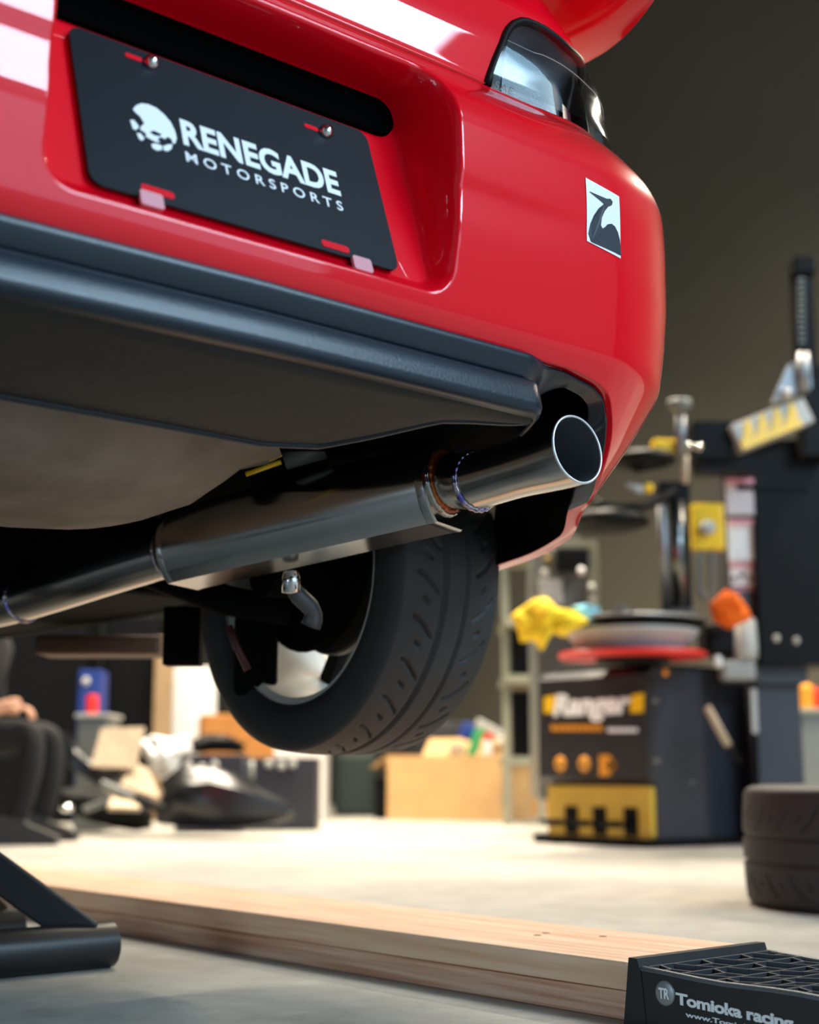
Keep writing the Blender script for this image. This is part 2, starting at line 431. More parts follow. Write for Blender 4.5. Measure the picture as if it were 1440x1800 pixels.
# --- number plate
pl_o = Vector((.7945, 0, 0))
TL = sqrt(1 + .33 ** 2)
def on_plate(x, y):
    """picture point -> plate coordinates (across, up the slope) """
    r = ray(x, y); k = .33; y0 = 1.171
    t = (y0 + k * (CAMH - .86)) / (r.y - k * r.z); p = C0 + r * t
    return p.x, (p.z - .86) * TL
def plate_pt(u, v, h):
    z = .86 + v / TL
    return Vector((u, 1.171 + .33 * (z - .86) - h * 1.0 / TL, z + h * .33 / TL))
def rrect(x0, x1, z0, z1, r, n=6):
    out = []
    for cx, cz, a0 in ((x1 - r, z1 - r, 0), (x0 + r, z1 - r, pi / 2), (x0 + r, z0 + r, pi), (x1 - r, z0 + r, 1.5 * pi)):
        out += [(cx + r * cos(a0 + pi / 2 * k / n), cz + r * sin(a0 + pi / 2 * k / n)) for k in range(n + 1)]
    return out
plx0, plx1, plz0, plz1 = .598, .983, .012, .212
plate = MB().prism(rrect(plx0, plx1, plz0, plz1, .014), 0, .003, plate_pt).build('license_plate', M_plate, car)
plate['label'] = 'black show plate lettered RENEGADE MOTORSPORTS in white'
def quadtext(name, body, p0, p1, cap_px, **kw):
    a = on_plate(*p0); b = on_plate(*p1); top = on_plate(p0[0] - 1, p0[1] - cap_px)
    wdt = b[0] - a[0]; hgt = top[1] - a[1]; sl = (b[1] - a[1]) / wdt
    return text(name, body, M_white, lambda u, v, d: plate_pt(a[0] + u, a[1] + v + sl * u, .0032 + d * .0006), wdt, hgt, plate, **kw)
quadtext('large_lettering', 'RENEGADE', (320, 258), (597, 349), 44, off=.035, space=1.02, label='bold white RENEGADE lettering')
quadtext('small_lettering', 'MOTORSPORTS', (325, 287), (601, 375), 17, off=.01, space=1.55, label='spaced white MOTORSPORTS lettering')
def zpx(poly, ox, oy, sc_): return [(ox + x / sc_, oy + y / sc_) for x, y in poly]
def plate_poly(name, polys, parent, m, h=.0034):
    mb = MB()
    for poly in polys:
        q = [on_plate(*p) for p in zpx(poly, 200, 150, 3.2727)]
        mb.prism(q, .0031, h + .0003, plate_pt)
    o = mb.build(name, m, parent); return o
skull = plate_poly('skull_emblem', [
    [(100, 150), (118, 128), (150, 116), (190, 122), (235, 142), (280, 180), (318, 225), (342, 275), (352, 315), (345, 345), (330, 348), (322, 322), (300, 308), (285, 322), (262, 310), (240, 322), (256, 338), (240, 340), (215, 330), (190, 316), (172, 305), (178, 292), (160, 278), (140, 265), (150, 245), (166, 232), (140, 190), (118, 172)],
    [(84, 212), (105, 212), (126, 236), (136, 252), (118, 270), (100, 262)],
    [(122, 286), (146, 290), (168, 318), (152, 332), (134, 318)],
    [(206, 350), (232, 346), (268, 360), (268, 384), (238, 388), (212, 372)],
    [(274, 362), (300, 352), (328, 352), (322, 378), (300, 392), (278, 386)]], plate, M_white)
skull['label'] = 'white half-skull emblem'
sk2 = plate_poly('skull_emblem_gap', [[(198, 283), (218, 276), (262, 296), (256, 306), (225, 300)]], plate, M_plate, .0042)
for (bx, by) in ((262, 115), (569, 236)):
    u, v = on_plate(bx, by)
    nrm = (plate_pt(0, 0, 1) - plate_pt(0, 0, 0)).normalized()
    R = nrm.to_track_quat('Z', 'Y').to_matrix()
    MB().lathe([(0.0001, .010), (.004, .0095), (.0075, .006), (.0088, .001), (.0088, -.002)], plate_pt(u, v, .003), 'z', 20, R).build('plate_bolt', M_chrome, plate, True)
    MB().prism(rrect(u - .030, u - .010, v - .003, v + .003, .0028, 4), .002, .0036, plate_pt).build('plate_slot', M_red, plate)
for px, py in ((276, 340), (588, 436)):
    u, v = on_plate(px, py)
    MB().prism(rrect(u - .020, u + .018, v - .005, v + .004, .004, 4), .002, .0036, plate_pt).build('plate_slot', M_red, plate)
for px, py in ((262, 352), (632, 465)):
    u, v = on_plate(px, py)
    MB().prism(rrect(u - .013, u + .013, v - .012, v + .006, .003, 3), .002, .006, plate_pt).build('plate_tab', mat('pink_tab', (232, 150, 160), .3, coat=1), car)
# flat black panel stands for the shaded opening above the plate, plus its lamp
hb = MB()
def house_pt(u, v, h): return plate_pt(u, v, h)
hb.prism(rrect(.556, 1.036, .222, .305, .03), -.012, .0015, house_pt)
housing = hb.build('shaded_recess_panel', mat('void_black', (6, 6, 6), 1., spec=0.), car)
lm = MB()
for px, py, w_ in ((400, 20, .05), (470, 62, .06), (538, 90, .03)):
    u, v = on_plate(px, py); lm.box(plate_pt(u, v - .004, .008), (w_, .02, .016), None, .003)
lm.build('plate_lamp', mat('lamp_dark_grey', (52, 50, 52), .7, spec=.2), housing)

# --- crane sticker on the corner
st_px = lambda x, y: ((x - 950) / 137., 1 - (y - (728 + 82 * (x - 950) / 137.)) / 251.)
def stick(u, v, h):
    return S(-.044 + .063 * u, .972 - .008 * u + .084 * v, -h)
stk = MB(); n = 6
V = [stick(i / n, j / n, .0012) for i in range(n + 1) for j in range(n + 1)]
stk.add(V, [(i * (n + 1) + j, (i + 1) * (n + 1) + j, (i + 1) * (n + 1) + j + 1, i * (n + 1) + j + 1) for i in range(n) for j in range(n)])
sticker = stk.build('crane_sticker', M_white, car, fixn=False)
md = sticker.modifiers.new('thick', 'SOLIDIFY'); md.thickness = .0006
sticker['label'] = 'white square sticker with a black crane'
bird = [(962, 786), (1000, 804), (1030, 818), (1046, 819), (1055, 832), (1050, 846), (1036, 850), (1020, 868), (1008, 894), (1004, 922), (1010, 936), (1022, 931), (1032, 921), (1048, 920), (1062, 932), (1074, 956), (1083, 990), (1088, 1050), (966, 984), (956, 950), (964, 912), (978, 880), (998, 854), (1020, 838), (1010, 828)]
bq = [st_px(*p) for p in bird]; bq = [(max(0.0, min(1, u)), max(0.0, min(1, v))) for u, v in bq]
MB().prism(bq, .0014, .0022, stick).build('crane_print', mat('sticker_black', (28, 36, 50), .4), sticker)

# --- tail lights
M_lens = bpy.data.materials.new('clear_lens'); M_lens.use_nodes = True
nt = M_lens.node_tree; nt.nodes.clear()
o_ = nt.nodes.new('ShaderNodeOutputMaterial'); mx = nt.nodes.new('ShaderNodeMixShader'); tr = nt.nodes.new('ShaderNodeBsdfTransparent'); gl = nt.nodes.new('ShaderNodeBsdfGlossy')
fr = nt.nodes.new('ShaderNodeFresnel'); fr.inputs[0].default_value = 1.5; gl.inputs['Roughness'].default_value = .06
nzl = nt.nodes.new('ShaderNodeTexNoise'); nzl.inputs['Scale'].default_value = 9; rl = nt.nodes.new('ShaderNodeMapRange'); rl.inputs['To Min'].default_value = .03; rl.inputs['To Max'].default_value = .14
nt.links.new(nzl.outputs[0], rl.inputs[0]); nt.links.new(rl.outputs[0], gl.inputs['Roughness'])
tr.inputs[0].default_value = (.86, .9, .92, 1)
ad_ = nt.nodes.new('ShaderNodeMath'); ad_.operation = 'MULTIPLY_ADD'; ad_.inputs[1].default_value = .45; ad_.inputs[2].default_value = .05; nt.links.new(fr.outputs[0], ad_.inputs[0]); nt.links.new(ad_.outputs[0], mx.inputs[0]); nt.links.new(tr.outputs[0], mx.inputs[1]); nt.links.new(gl.outputs[0], mx.inputs[2]); nt.links.new(mx.outputs[0], o_.inputs[0])
def fluted(name, rgb):
    m = bpy.data.materials.new(name); m.use_nodes = True; nt = m.node_tree; b = nt.nodes['Principled BSDF']
    b.inputs['Base Color'].default_value = (*lin(rgb), 1); b.inputs['Metallic'].default_value = .5; b.inputs['Roughness'].default_value = .35
    tc = nt.nodes.new('ShaderNodeTexCoord'); h = []
    for ax in ('X', 'Z'):
        wv = nt.nodes.new('ShaderNodeTexWave'); wv.bands_direction = ax; wv.inputs['Scale'].default_value = 75; nt.links.new(tc.outputs['Object'], wv.inputs['Vector']); h.append(wv)
    ad = nt.nodes.new('ShaderNodeMath'); ad.operation = 'ADD'; nt.links.new(h[0].outputs['Fac'], ad.inputs[0]); nt.links.new(h[1].outputs['Fac'], ad.inputs[1])
    bp = nt.nodes.new('ShaderNodeBump'); bp.inputs['Strength'].default_value = .6; bp.inputs['Distance'].default_value = .002
    nt.links.new(ad.outputs[0], bp.inputs['Height']); nt.links.new(bp.outputs[0], b.inputs['Normal'])
    return m
M_flute = fluted('fluted_reflector', (196, 214, 222)); M_bezel = mat('lamp_bezel', (70, 82, 92), .3, .6)
M_smoke = mat('lamp_smoked', (92, 98, 106), .5, 0., var=.4, scale=14); M_dred = mat('lamp_red_reflector', (96, 36, 52), .35)
def lamp_pt(u, v, dep):
    s1 = .41; zt0 = 1.183
    # left edge leans, top follows the outline
    z_l = zt0 + v * (1.312 - zt0); sl = s_left(z_l); s = sl + (s1 - sl) * u
    z = zt0 + v * (ltop(max(s, -.045)) - zt0)
    return S(s, z, dep)
def taillight(sgn):
    f = (lambda p: p) if sgn > 0 else mir
    t = MB()
    lamp = grid('tail_light', lambda i, j: f(lamp_pt(i / 36, j / 24, .003 + .040 * min(1, (1 - j / 24) / .22, (i / 36) / .05, (1 - i / 36) / .05))), 37, 25, M_smoke, car)
    lamp['label'] = 'clear-lens tail light at the rear corner'
    grid('lens', lambda i, j: f(lamp_pt(i / 40, j / 14, -.004 - .010 * sin(pi * min(1, i / 40 + .1)) * (1 - (j / 14) ** 2) * 1.0)), 41, 15, M_lens, lamp)
    grid('reflector', lambda i, j: f(lamp_pt(.10 + .24 * i / 16 - .05 * j / 12, .01 + (.78 - .25 * i / 16) * j / 12, .030)), 17, 13, M_flute, lamp)
    grid('bezel', lambda i, j: f(lamp_pt(.005 + .10 * i / 4 - .05 * (j / 12) * (i / 4), .0 + .95 * j / 12, .034 - .028 * (1 - i / 4))), 5, 13, M_bezel, lamp)
    grid('red_reflector', lambda i, j: f(lamp_pt(.42 + .14 * i / 8, .0 + .45 * j / 8, .036)), 9, 9, M_dred, lamp)
    grid('side_reflector', lambda i, j: f(lamp_pt(.57 + .4 * i / 8, .0 + .92 * j / 8, .014)), 9, 9, mat('side_amber', (150, 140, 125), .35, .4), lamp)
    g = MB(); path = [lamp_pt(0, k / 10, .0) for k in range(11)] + [lamp_pt(k / 30, 1, .0) for k in range(1, 31)]
    g.tube([f(p) for p in path], .0060, 8); g.build('gasket', M_black, lamp, True)
    seam = MB(); seam.tube([f(lamp_pt(k / 30 , .62 - .3 * k / 30, -.0125 * sin(pi * min(1, k / 30 + .1)))) for k in range(20)], .0006, 5); seam.build('lens_seam', M_lgrey, lamp)
    if sgn > 0:
        text('lens_marking', 'SAE', M_lgrey, lambda u, v, d: lamp_pt(.035 + u, .05 + v, .008), .06, .10, lamp, ext=.01)
taillight(1); taillight(-1)

# --- ducktail spoiler across the boot; its right end shows above the tail light
def spoiler_end(u):
    a = P(1008, 118, 2.27).lerp(P(1172, -34, 2.08), u) + (P(1100, 62, 2.2) - P(1088, 42, 2.2)) * sin(pi * u) * .9
    return a
def lid(i, j):
    u, v = i / 24, j / 30
    a = spoiler_end(u); t = 1 - 2 * v                       # t: 1 right end ... -1 left end
    x = CX + (a.x - CX) * t; k = 1 - abs(t) ** 6
    return Vector((x, a.y + .10 * k * (1 - u), a.z + (.16 - .05 * u) * k))
sp_ = grid('boot_spoiler', lid, 25, 31, M_red, car, solid=.02); sp_['label'] = 'red spoiler whose curved end shows above the tail light'

# --- spare-wheel well / floor pan and dark underbody
sp = MB(); prof = [(.0001, -.125), (.15, -.122), (.24, -.11), (.30, -.085), (.345, -.045), (.375, .0), (.40, .04), (.44, .06)]
sp.lathe(prof, (0, 0, 0), 'z', 48)
def dent(p):
    n = mnoise.noise(Vector((p.x * 5, p.y * 5, p.z * 5))) * .018
    return Vector((p.x * 1.28 + .60, p.y * .82 + 1.73, p.z * .60 + .722 + n))
sp.v = [dent(p) for p in sp.v]
sw = sp.build('spare_wheel_well', M_pan, car, True); sw['label'] = 'dusty beige spare wheel well'
ub = MB()
ub.box((CX, 3.62, .70), (1.42, 2.66, .12), None, .02); ub.box((CX, 1.72, .93), (1.3, .75, .30), None, .03)
ub.box((CX - .1, 2.1, .84), (.36, .5, .2), None, .05); ub.box((CX, 2.2, .90), (1.2, .4, .2), None, .03)
for sx in (-1, 1):
    ub.box((CX + sx * .70, 3.62, .98), (.05, 2.66, .68)); ub.box((CX + sx * .64, 1.95, 1.13), (.28, .80, .16), None, .03)
ub.build('underbody', M_soot, car)
sb = MB(); sb.tube([(.3, 2.15, .80), (.79, 2.12, .80), (1.28, 2.15, .80)], .045, 12); sb.tube([(.3, 1.74, .78), (.79, 1.72, .80), (1.28, 1.74, .78)], .04, 12)
sb.build('subframe', M_soot, car, True)
mf = MB(); cb(mf, 286, 1066, 352, 1168, 2.62, .05, 0, .004); mf.build('mud_flap', M_soot, car)
br = MB(); cb(br, 60, 1116, 282, 1150, 3.1, .12, 0, .01); br.build('heat_shield', mat('rusty_shield', (92, 66, 48), .6, .3, var=.5, scale=6, bump=.2), car)
ys = MB(); ys.tube([P(432, 834, 2.02), P(494, 812, 2.02)], .0035, 8); ys.tube([P(472, 806, 2.02), P(494, 797, 2.02)], .005, 8); ys.build('yellow_hose', M_yel, car, True)
hs = MB(); hs.tube([P(500, 808, 2.1), P(570, 788, 2.1)], .016, 12); hs.build('hanger_bar', M_grey, car, True)

# --- exhaust
muf_R, muf_L = P(778, 858, 2.0), P(322, 968, 2.235)
ax = (muf_L - muf_R).normalized(); ux = ax.cross(Vector((0, 0, 1))).normalized(); ux = -ux if ux.x < 0 else ux   # ux = to the right
uz = ux.cross(ax); uz = -uz if uz.z < 0 else uz
ro = radians(-2); hx = ux * cos(ro) + uz * sin(ro); hz = -ux * sin(ro) + uz * cos(ro)
def muf_section():
    a, b, cut = .061, .069, -.057
    t0 = math.asin(cut / b); out = []
    for k in range(41):
        t = t0 + (pi - 2 * t0) * k / 40; out.append((a * cos(t), b * sin(t)))
    return out
sec = muf_section(); NS = len(sec)
def loftmuf(stations, name, m, parent, capends=True):
    mb = MB(); V = []; F = []
    for (p, sx) in stations:
        V += [p + hx * (u * sx) + hz * (v * sx) for u, v in sec]
    for i in range(len(stations) - 1):
        for k in range(NS):
            k2 = (k + 1) % NS; F.append((i * NS + k, i * NS + k2, (i + 1) * NS + k2, (i + 1) * NS + k))
    if capends: F.append(tuple(range(NS))); F.append(tuple((len(stations) - 1) * NS + k for k in range(NS)))
    mb.add(V, F); return mb.build(name, m, parent, True, 28)
Lm = (muf_L - muf_R).length
muffler = loftmuf([(muf_R + ax * (Lm * t), 1.0) for t in (0, .25, .5, .75, 1)], 'muffler', M_steel, car)
muffler['label'] = 'brushed steel muffler box with welded ends'
loftmuf([(muf_R - ax * .007, .985), (muf_R - ax * .004, 1.012), (muf_R + ax * .006, 1.014), (muf_R + ax * .009, 1.0)], 'muffler_end_cap', M_tip, muffler)
loftmuf([(muf_L + ax * .006, .97), (muf_L + ax * .003, 1.01), (muf_L - ax * .005, 1.012), (muf_L - ax * .008, 1.0)], 'muffler_end_cap', M_steel, muffler)
tip_e = P(1015, 790, 1.785); wpt = P(838, 846, 1.925); out0 = muf_R - hx * .008 + hz * .006
def bez(a, b, c, d, n=14): return [a * (1 - t) ** 3 + b * 3 * t * (1 - t) ** 2 + c * 3 * t * t * (1 - t) + d * t ** 3 for t in [k / n for k in range(n + 1)]]
op = MB(); op.tube([out0 + ax * .02, out0 - ax * .02, wpt.lerp(out0, .3), wpt], .0385, 40, cap=False); op.build('outlet_pipe', M_steel, muffler, True)
d_tip = Vector((0.0, -1, .10)).normalized()
tipw = bez(wpt, wpt + (tip_e - wpt) * .35, tip_e - d_tip * .06, tip_e, 18)
tm = MB(); rr = [.0385 + (.0445 - .0385) * smooth01((k / 18 - .35) / .65) for k in range(19)]
tm.tube(tipw, rr, 48, cap=False)
MB().tube(list(reversed(tipw)), [r - .0022 for r in reversed(rr)], 48, cap=False).build('tip_bore', mat('bore_steel', (120, 124, 130), .5, .6), muffler, True, fixn=False)
tailpipe = tm.build('exhaust_tip', M_tip, muffler, True, fixn=False); tailpipe['label'] = 'round polished exhaust tip'
rim = MB(); tq = d_tip.to_track_quat('Z', 'Y').to_matrix(); rim.lathe([(.0424 + .0017 * cos(a), .0017 * sin(a)) for a in [2 * pi * k / 8 for k in range(8)]], (0, 0, 0), 'z', 64, None, True)
rim.v = [tip_e + tq @ (p * 1.022) for p in rim.v]; rim.build('tip_edge', mat('tip_edge_steel', (240, 242, 245), .3, .7), muffler, True)
def bead(c, dirv, R_, r_, m, name='weld_bead'):
    q = dirv.to_track_quat('Z', 'Y').to_matrix(); mb = MB()
    V = []; F = []; n = 72; m_ = 8
    for k in range(n):
        a = 2 * pi * k / n; rr_ = r_ * (1 + .18 * sin(k * 2.1))
        for j in range(m_):
            b = 2 * pi * j / m_; V.append(Vector(c) + q @ Vector(((R_ + rr_ * cos(b)) * cos(a), (R_ + rr_ * cos(b)) * sin(a), rr_ * sin(b))))
    for k in range(n):
        for j in range(m_): F.append((k * m_ + j, ((k + 1) % n) * m_ + j, ((k + 1) % n) * m_ + (j + 1) % m_, k * m_ + (j + 1) % m_))
    return mb.add(V, F).build(name, m, muffler, True)
bead(wpt, (out0 - tip_e).normalized(), .0386, .0046, M_weldb)
bead(out0 - ax * .010, ax, .0415, .0055, M_weld); bead(out0 - ax * .008, ax, .047, .004, M_tip, 'outlet_collar')
# inlet pipe towards the front of the car
in0 = muf_L + ax * .0; far1 = P(0, 1066, 2.5); far2 = Vector((.93, 3.2, .60))
ip = MB(); pts = bez(in0 - ax * .03, in0 + ax * .16, far1 - (far2 - far1) * .1, far1 + (far2 - far1) * .05, 12) + [far1.lerp(far2, .5), far2]
ip.tube(pts, .037, 32, cap=True); ip.build('inlet_pipe', M_steel, muffler, True)
bead(in0 + ax * .004, ax, .040, .008, M_steel, 'inlet_collar'); bead(in0 + ax * .030, ax, .0385, .004, M_weldb)
bead(pts[9], (pts[10] - pts[8]).normalized(), .0378, .003, M_weldb)

# --- wheels
def slash(th, v, off):
    """depth of the curved cuts in the tread, 0..1"""
    return 0
TW = .205
def tire_mesh(R_, W_, nseg=600, pitches=26, prof_r=.23):
    # cross-section from inner bead over the tread to the outer bead; t in 0..1 across tread
    side_pts = [(-.40, .70), (-.47, .74), (-.505, .80), (-.51, .86), (-.50, .92), (-.475, .962), (-.45, .98)]
    NT = 56; tread = [(-.43 + .86 * k / (NT - 1), None) for k in range(NT)]
    V = []; F = []; prof = side_pts + tread + [(-x, r) for x, r in reversed(side_pts)]
    m = len(prof)
    for k in range(nseg):
        th = 2 * pi * k / nseg
        for (x, r) in prof:
            if r is None:
                rr_ = 1 - .018 * (abs(x) / .43) ** 2.6
                g = 0
                for gx in (-.085, .125):
                    g = max(g, smooth01((.022 - abs(x - gx)) / .008))
                ph = (th / (2 * pi) * pitches)
                # long swept cuts and short dashes on both shoulders
                for sgn, x0, x1 in ((-1, -.37, -.13), (1, .19, .40)):
                    if x0 < x < x1:
                        q = (x - x0) / (x1 - x0)
                        c_ = .55 * q ** 1.7 * sgn * -1
                        f_ = (ph - c_) % 1.0; dd = min(abs(f_ - .25), 1 - abs(f_ - .25))
                        g = max(g, smooth01((.055 - dd * 1.0) / .03) * (1 if .08 < q < .97 else 0))
                        dd2 = abs(f_ - .72)
                        if .35 < q < .62: g = max(g, smooth01((.06 - dd2) / .03))
                rr_ -= g * .021
            else: rr_ = r
            V.append((x * W_, rr_ * R_ * cos(th), rr_ * R_ * sin(th)))
    for k in range(nseg):
        k2 = (k + 1) % nseg
        for i in range(m - 1): F.append((k * m + i, k * m + i + 1, k2 * m + i + 1, k2 * m + i))
    me = bpy.data.meshes.new('tire'); me.from_pydata(V, [], F); me.update(); me.materials.append(M_rubber)
    for p in me.polygons: p.use_smooth = True
    return me
TIRE = tire_mesh(WR, .215)
def wheel(sgn):
    cx = CX + sgn * (1.468 - CX); c = Vector((cx, WY, WZ))
    o = mobj('rear_wheel', None, None, None, car, me=TIRE); o.location = c; WM[o.name] = Matrix.Translation(c)
    if sgn < 0: o.rotation_euler = (0, 0, pi)
    o['label'] = 'semi-slick black tire with swept tread cuts on a dark rim'
    b = MB(); ri = WR * .695
    b.lathe([(ri * 1.03, -.098), (ri * 1.03, -.092), (ri * .985, -.085), (ri * .955, -.02), (ri * .955, .06), (ri * .985, .09), (ri * 1.03, .098), (ri * 1.05, .09), (ri * .99, .075), (ri * .99, -.075), (ri * 1.05, -.092)], c, 'x', 64, None, True)
    b.build('rim', M_barrel, o, True, 40)
    s = MB()
    for k in range(6):
        a = 2 * pi * k / 6 + .05; ra = Vector((0, cos(a), sin(a))); tb = Vector((0, -sin(a), cos(a)))
        R = Matrix((Vector((1, 0, 0)), ra, tb)).transposed()
        s.box(c + Vector((sgn * .055, 0, 0)) + ra * (ri * .52), (.022, ri * .9, .030), R, .005)
    s.lathe([(.0001, .045), (.055, .045), (.06, .055), (.06, .075), (.0001, .08)], c, 'x', 32) if sgn > 0 else s.lathe([(.0001, -.045), (.055, -.045), (.06, -.055), (.06, -.075), (.0001, -.08)], c, 'x', 32)
    s.build('spokes', M_rim, o)
    r_ = MB(); k_ = -sgn
    r_.lathe([(.04, 0), (.124, 0), (.127, .004), (.127, .018), (.124, .022), (.04, .022)], c + Vector((-sgn * .02, 0, 0)), 'x', 48, None, True); r_.build('brake_disc', M_rotor, o, True, 30)
    ds_ = MB(); ds_.lathe([(.03, 0), (.155, 0), (.16, .004), (.155, .008), (.03, .008)], c + Vector((-sgn * .034, .055, .04)), 'x', 40, None, True); ds_.build('dark_mask_disc', M_soot, o, True, 30)  # black disc added to mask part of the bright wheel opening
    h = MB(); h.tube([c + Vector((-sgn * .16, 0, 0)), c + Vector((-sgn * .02, 0, 0))], .04, 20); h.box(c + Vector((-sgn * .06, .09, .03)), (.07, .06, .12), None, .012)
    h.build('hub_carrier', M_soot, o)
    return o
wr = wheel(1); wheel(-1)
ka = MB(); ka.tube(bez(P(512, 1022, 2.15), P(520, 1062, 2.15), P(566, 1060, 2.17), P(546, 1100, 2.17), 10), [.012, .012, .013, .014, .014, .014, .014, .013, .014, .015, .016], 14)
ka.build('suspension_link', mat('link_grey', (96, 97, 100), .5, .6), car, True)
kb = MB(); kb.lathe([(.0001, .02), (.012, .02), (.014, .01), (.014, -.012), (.0001, -.014)], P(512, 1028, 2.13), 'z', 16); kb.build('link_bolt', M_chrome, car, True)
mask_mb = MB(); cb(mask_mb, 408, 1075, 486, 1222, 2.42, .05, .1, .015); mask_mb.build('dark_mask_block', M_soot, car)  # black block added to hide the pale barrel, leaving one bright spot
rs_ = MB(); rs_.tube([P(402, 1100, 2.3), P(418, 1140, 2.3), P(436, 1178, 2.3)], .006, 8); rs_.build('brake_hose', mat('hose_red', (70, 22, 26), .5), car, True)
la = MB(); la.tube([(1.18, 2.10, .66), (1.30, 2.0, .60), (1.38, 1.93, .58)], [.03, .026, .022], 12); la.build('control_arm', M_soot, car, True)

# ================================================================== STAND, BOARDS, RAMP
js = empty('jack_stand', (.96, 2.36, 0), 'black steel stand with tubular foot and slanted strut under the car', 'jack stand')
foot = MB(); fa, fb = PZ(192, 1700, 0.0), PZ(-600, 1779, 0.0)
fz = Vector((0, 0, .037)); fa = fa + fz; fb = fb + fz
fdir = (fb - fa).normalized(); perp = Vector((-fdir.y, fdir.x, 0)); perp = perp if perp.dot(Fh) > 0 else -perp
foot.tube([fa, fa.lerp(fb, .5), fb], .037, 28); foot.build('foot_tube', M_black if False else mat('stand_black', (22, 24, 27), .4), js, True, 40)
M_st = MATS['stand_black']
for k in range(1):
    f2 = MB(); f2.tube([fa + perp * .34, fb + perp * .34], .037, 28); f2.build('foot_tube', M_st, js, True, 40)
apex = (fa + fb) / 2 + perp * .17 + fdir * .02; apex.z = .31
for a_, side_ in ((fa, 0), (fb, 0), (fa, 1), (fb, 1)):
    base = a_.lerp((fa + fb) / 2, .12) + perp * (.34 * side_)
    base.z = .05; v = apex - base; L_ = v.length
    R = v.to_track_quat('Z', 'Y').to_matrix()
    MB().box(base + v / 2, (.03, .055, L_), R, .004).build('strut', M_st, js)
MB().tube([apex - Vector((0, 0, .08)), apex + Vector((0, 0, .31))], .03, 20).build('post', M_st, js, True, 40)
sd_ = MB(); sd_.box(apex + Vector((0, 0, .318)), (.10, .06, .018), None, .004); sd_.build('saddle', M_st, js)

BX0, BX1, BY0, BY1 = 1.472, 1.745, 1.286, 3.75
b1 = MB().box(((BX0 + BX1) / 2 + .004, (BY0 + BY1) / 2, .0185), (BX1 - BX0, BY1 - BY0, .037), None, .004).build('wooden_plank', M_pine2)
tag(b1, 'bottom pine plank of the pair lying on the grey floor', 'plank', 'stacked pine planks')
b2 = MB().box(((BX0 + BX1) / 2, (BY0 + BY1) / 2 + .003, .0565), (BX1 - BX0, BY1 - BY0, .037), None, .004).build('wooden_plank', M_pine)
tag(b2, 'top pine plank of the pair, butted against the black ramp', 'plank', 'stacked pine planks')
for p in ((945, 1644), (960, 1640), (905, 1615), (1060, 1646)):
    q = PZ(*p, .0752); 
    if BX0 < q.x < BX1: MB().lathe([(.0001, .0006), (.006, .0004), (.007, -.001)], q, 'z', 10).build('wood_knot', mat('knot', (120, 66, 40), .6), b2, True)

ramp = empty('car_ramp', (1.59, .85, 0), 'black plastic car ramp with lattice deck and white lettering on its side', 'ramp')
RX0, RX1 = 1.452, 1.722; RY = 1.275
def deck_z(y): return float(np.interp(y, [.25, .55, .80, .987, 1.033, 1.133, 1.243, 1.28], [.006, .03, .052, .0635, .0655, .064, .070, .070]))
ys_ = list(np.linspace(.25, 1.262, 30))
sm = MB()
for X_ in (RX0, RX1 - .006):
    poly = [(y, deck_z(y)) for y in ys_] + [(1.262, .070), (1.262, 0), (.25, 0)]
    sm.prism(poly, X_, X_ + .006, lambda u, v, h: Vector((h, u, v)))
sm.box(((RX0 + RX1) / 2, .255, .004), (RX1 - RX0, .02, .008))
sm.build('ramp_side', M_ramp, ramp)
bs = MB(); bs.prism([(1.243, 0), (1.281, 0), (1.270, .084), (1.256, .084), (1.250, .066)], RX0 - .001, RX1 + .001, lambda u, v, h: Vector((h, u, v))); bs.build('backstop', M_ramp, ramp)
rm = MB()
for X_ in (RX0 + .004, RX1 - .004): rm.tube([Vector((X_, y, deck_z(y) + .001)) for y in ys_], .0045, 8)
rm.build('deck_rim', mat('ramp_edge', (88, 92, 96), .4), ramp, True)
lt = MB()
def seg(u0, y0, u1, y1):
    u0, u1 = .03 + .94 * u0, .03 + .94 * u1
    a = Vector((RX0 + u0 * (RX1 - RX0), y0, deck_z(y0) - .002)); b = Vector((RX0 + u1 * (RX1 - RX0), y1, deck_z(y1) - .002))
    v = b - a; R = v.to_track_quat('Y', 'Z').to_matrix(); lt.box((a + b) / 2, (.004, v.length, .014), R)
NX = 6; dy = .052
rows_ = int((1.24 - .3) / dy)
for r_ in range(rows_):
    y_a = 1.243 - r_ * dy; y_b = y_a - dy
    seg(0, y_a, 1, y_a) if r_ % 1 == 0 else None
    for k in range(NX):
        u0 = k / NX; um = (k + .5) / NX; u1 = (k + 1) / NX
        if (k + r_) % 2 == 0:
            seg(um, y_a, u0 + .25 / NX, (y_a + y_b) / 2); seg(u0 + .25 / NX, (y_a + y_b) / 2, um, y_b); seg(u0 + .25 / NX, (y_a + y_b) / 2, u0, (y_a + y_b) / 2)
        else:
            seg(u0 + .1 / NX, y_a, u0 + .4 / NX, (y_a + y_b) / 2); seg(u1 - .1 / NX, y_b, u0 + .4 / NX, (y_a + y_b) / 2); seg(u0 + .4 / NX, (y_a + y_b) / 2, u1, (y_a + y_b) / 2)
lt.build('lattice_deck', mat('ramp_lattice', (52, 55, 60), .4), ramp)
MB().box(((RX0 + RX1) / 2, .76, .004), (RX1 - RX0 - .02, .96, .006)).build('ramp_floor', M_black, ramp)
def on_side(x, y):
    r = ray(x, y); t = RX0 / r.x; p = C0 + r * t; return p.y, p.z
def side_text(name, body, x0, y0, x1, y1, cap, **kw):
    a = on_side(x0, y0); b = on_side(x1, y1); tp = on_side(x0, y0 - cap); wd = a[0] - b[0]; sl = (b[1] - a[1]) / wd
    return text(name, body, M_white, lambda u, v, d: Vector((RX0 - .0006 - .0012 * d, a[0] - u, a[1] + v + sl * u)), wd, tp[1] - a[1], ramp, **kw)
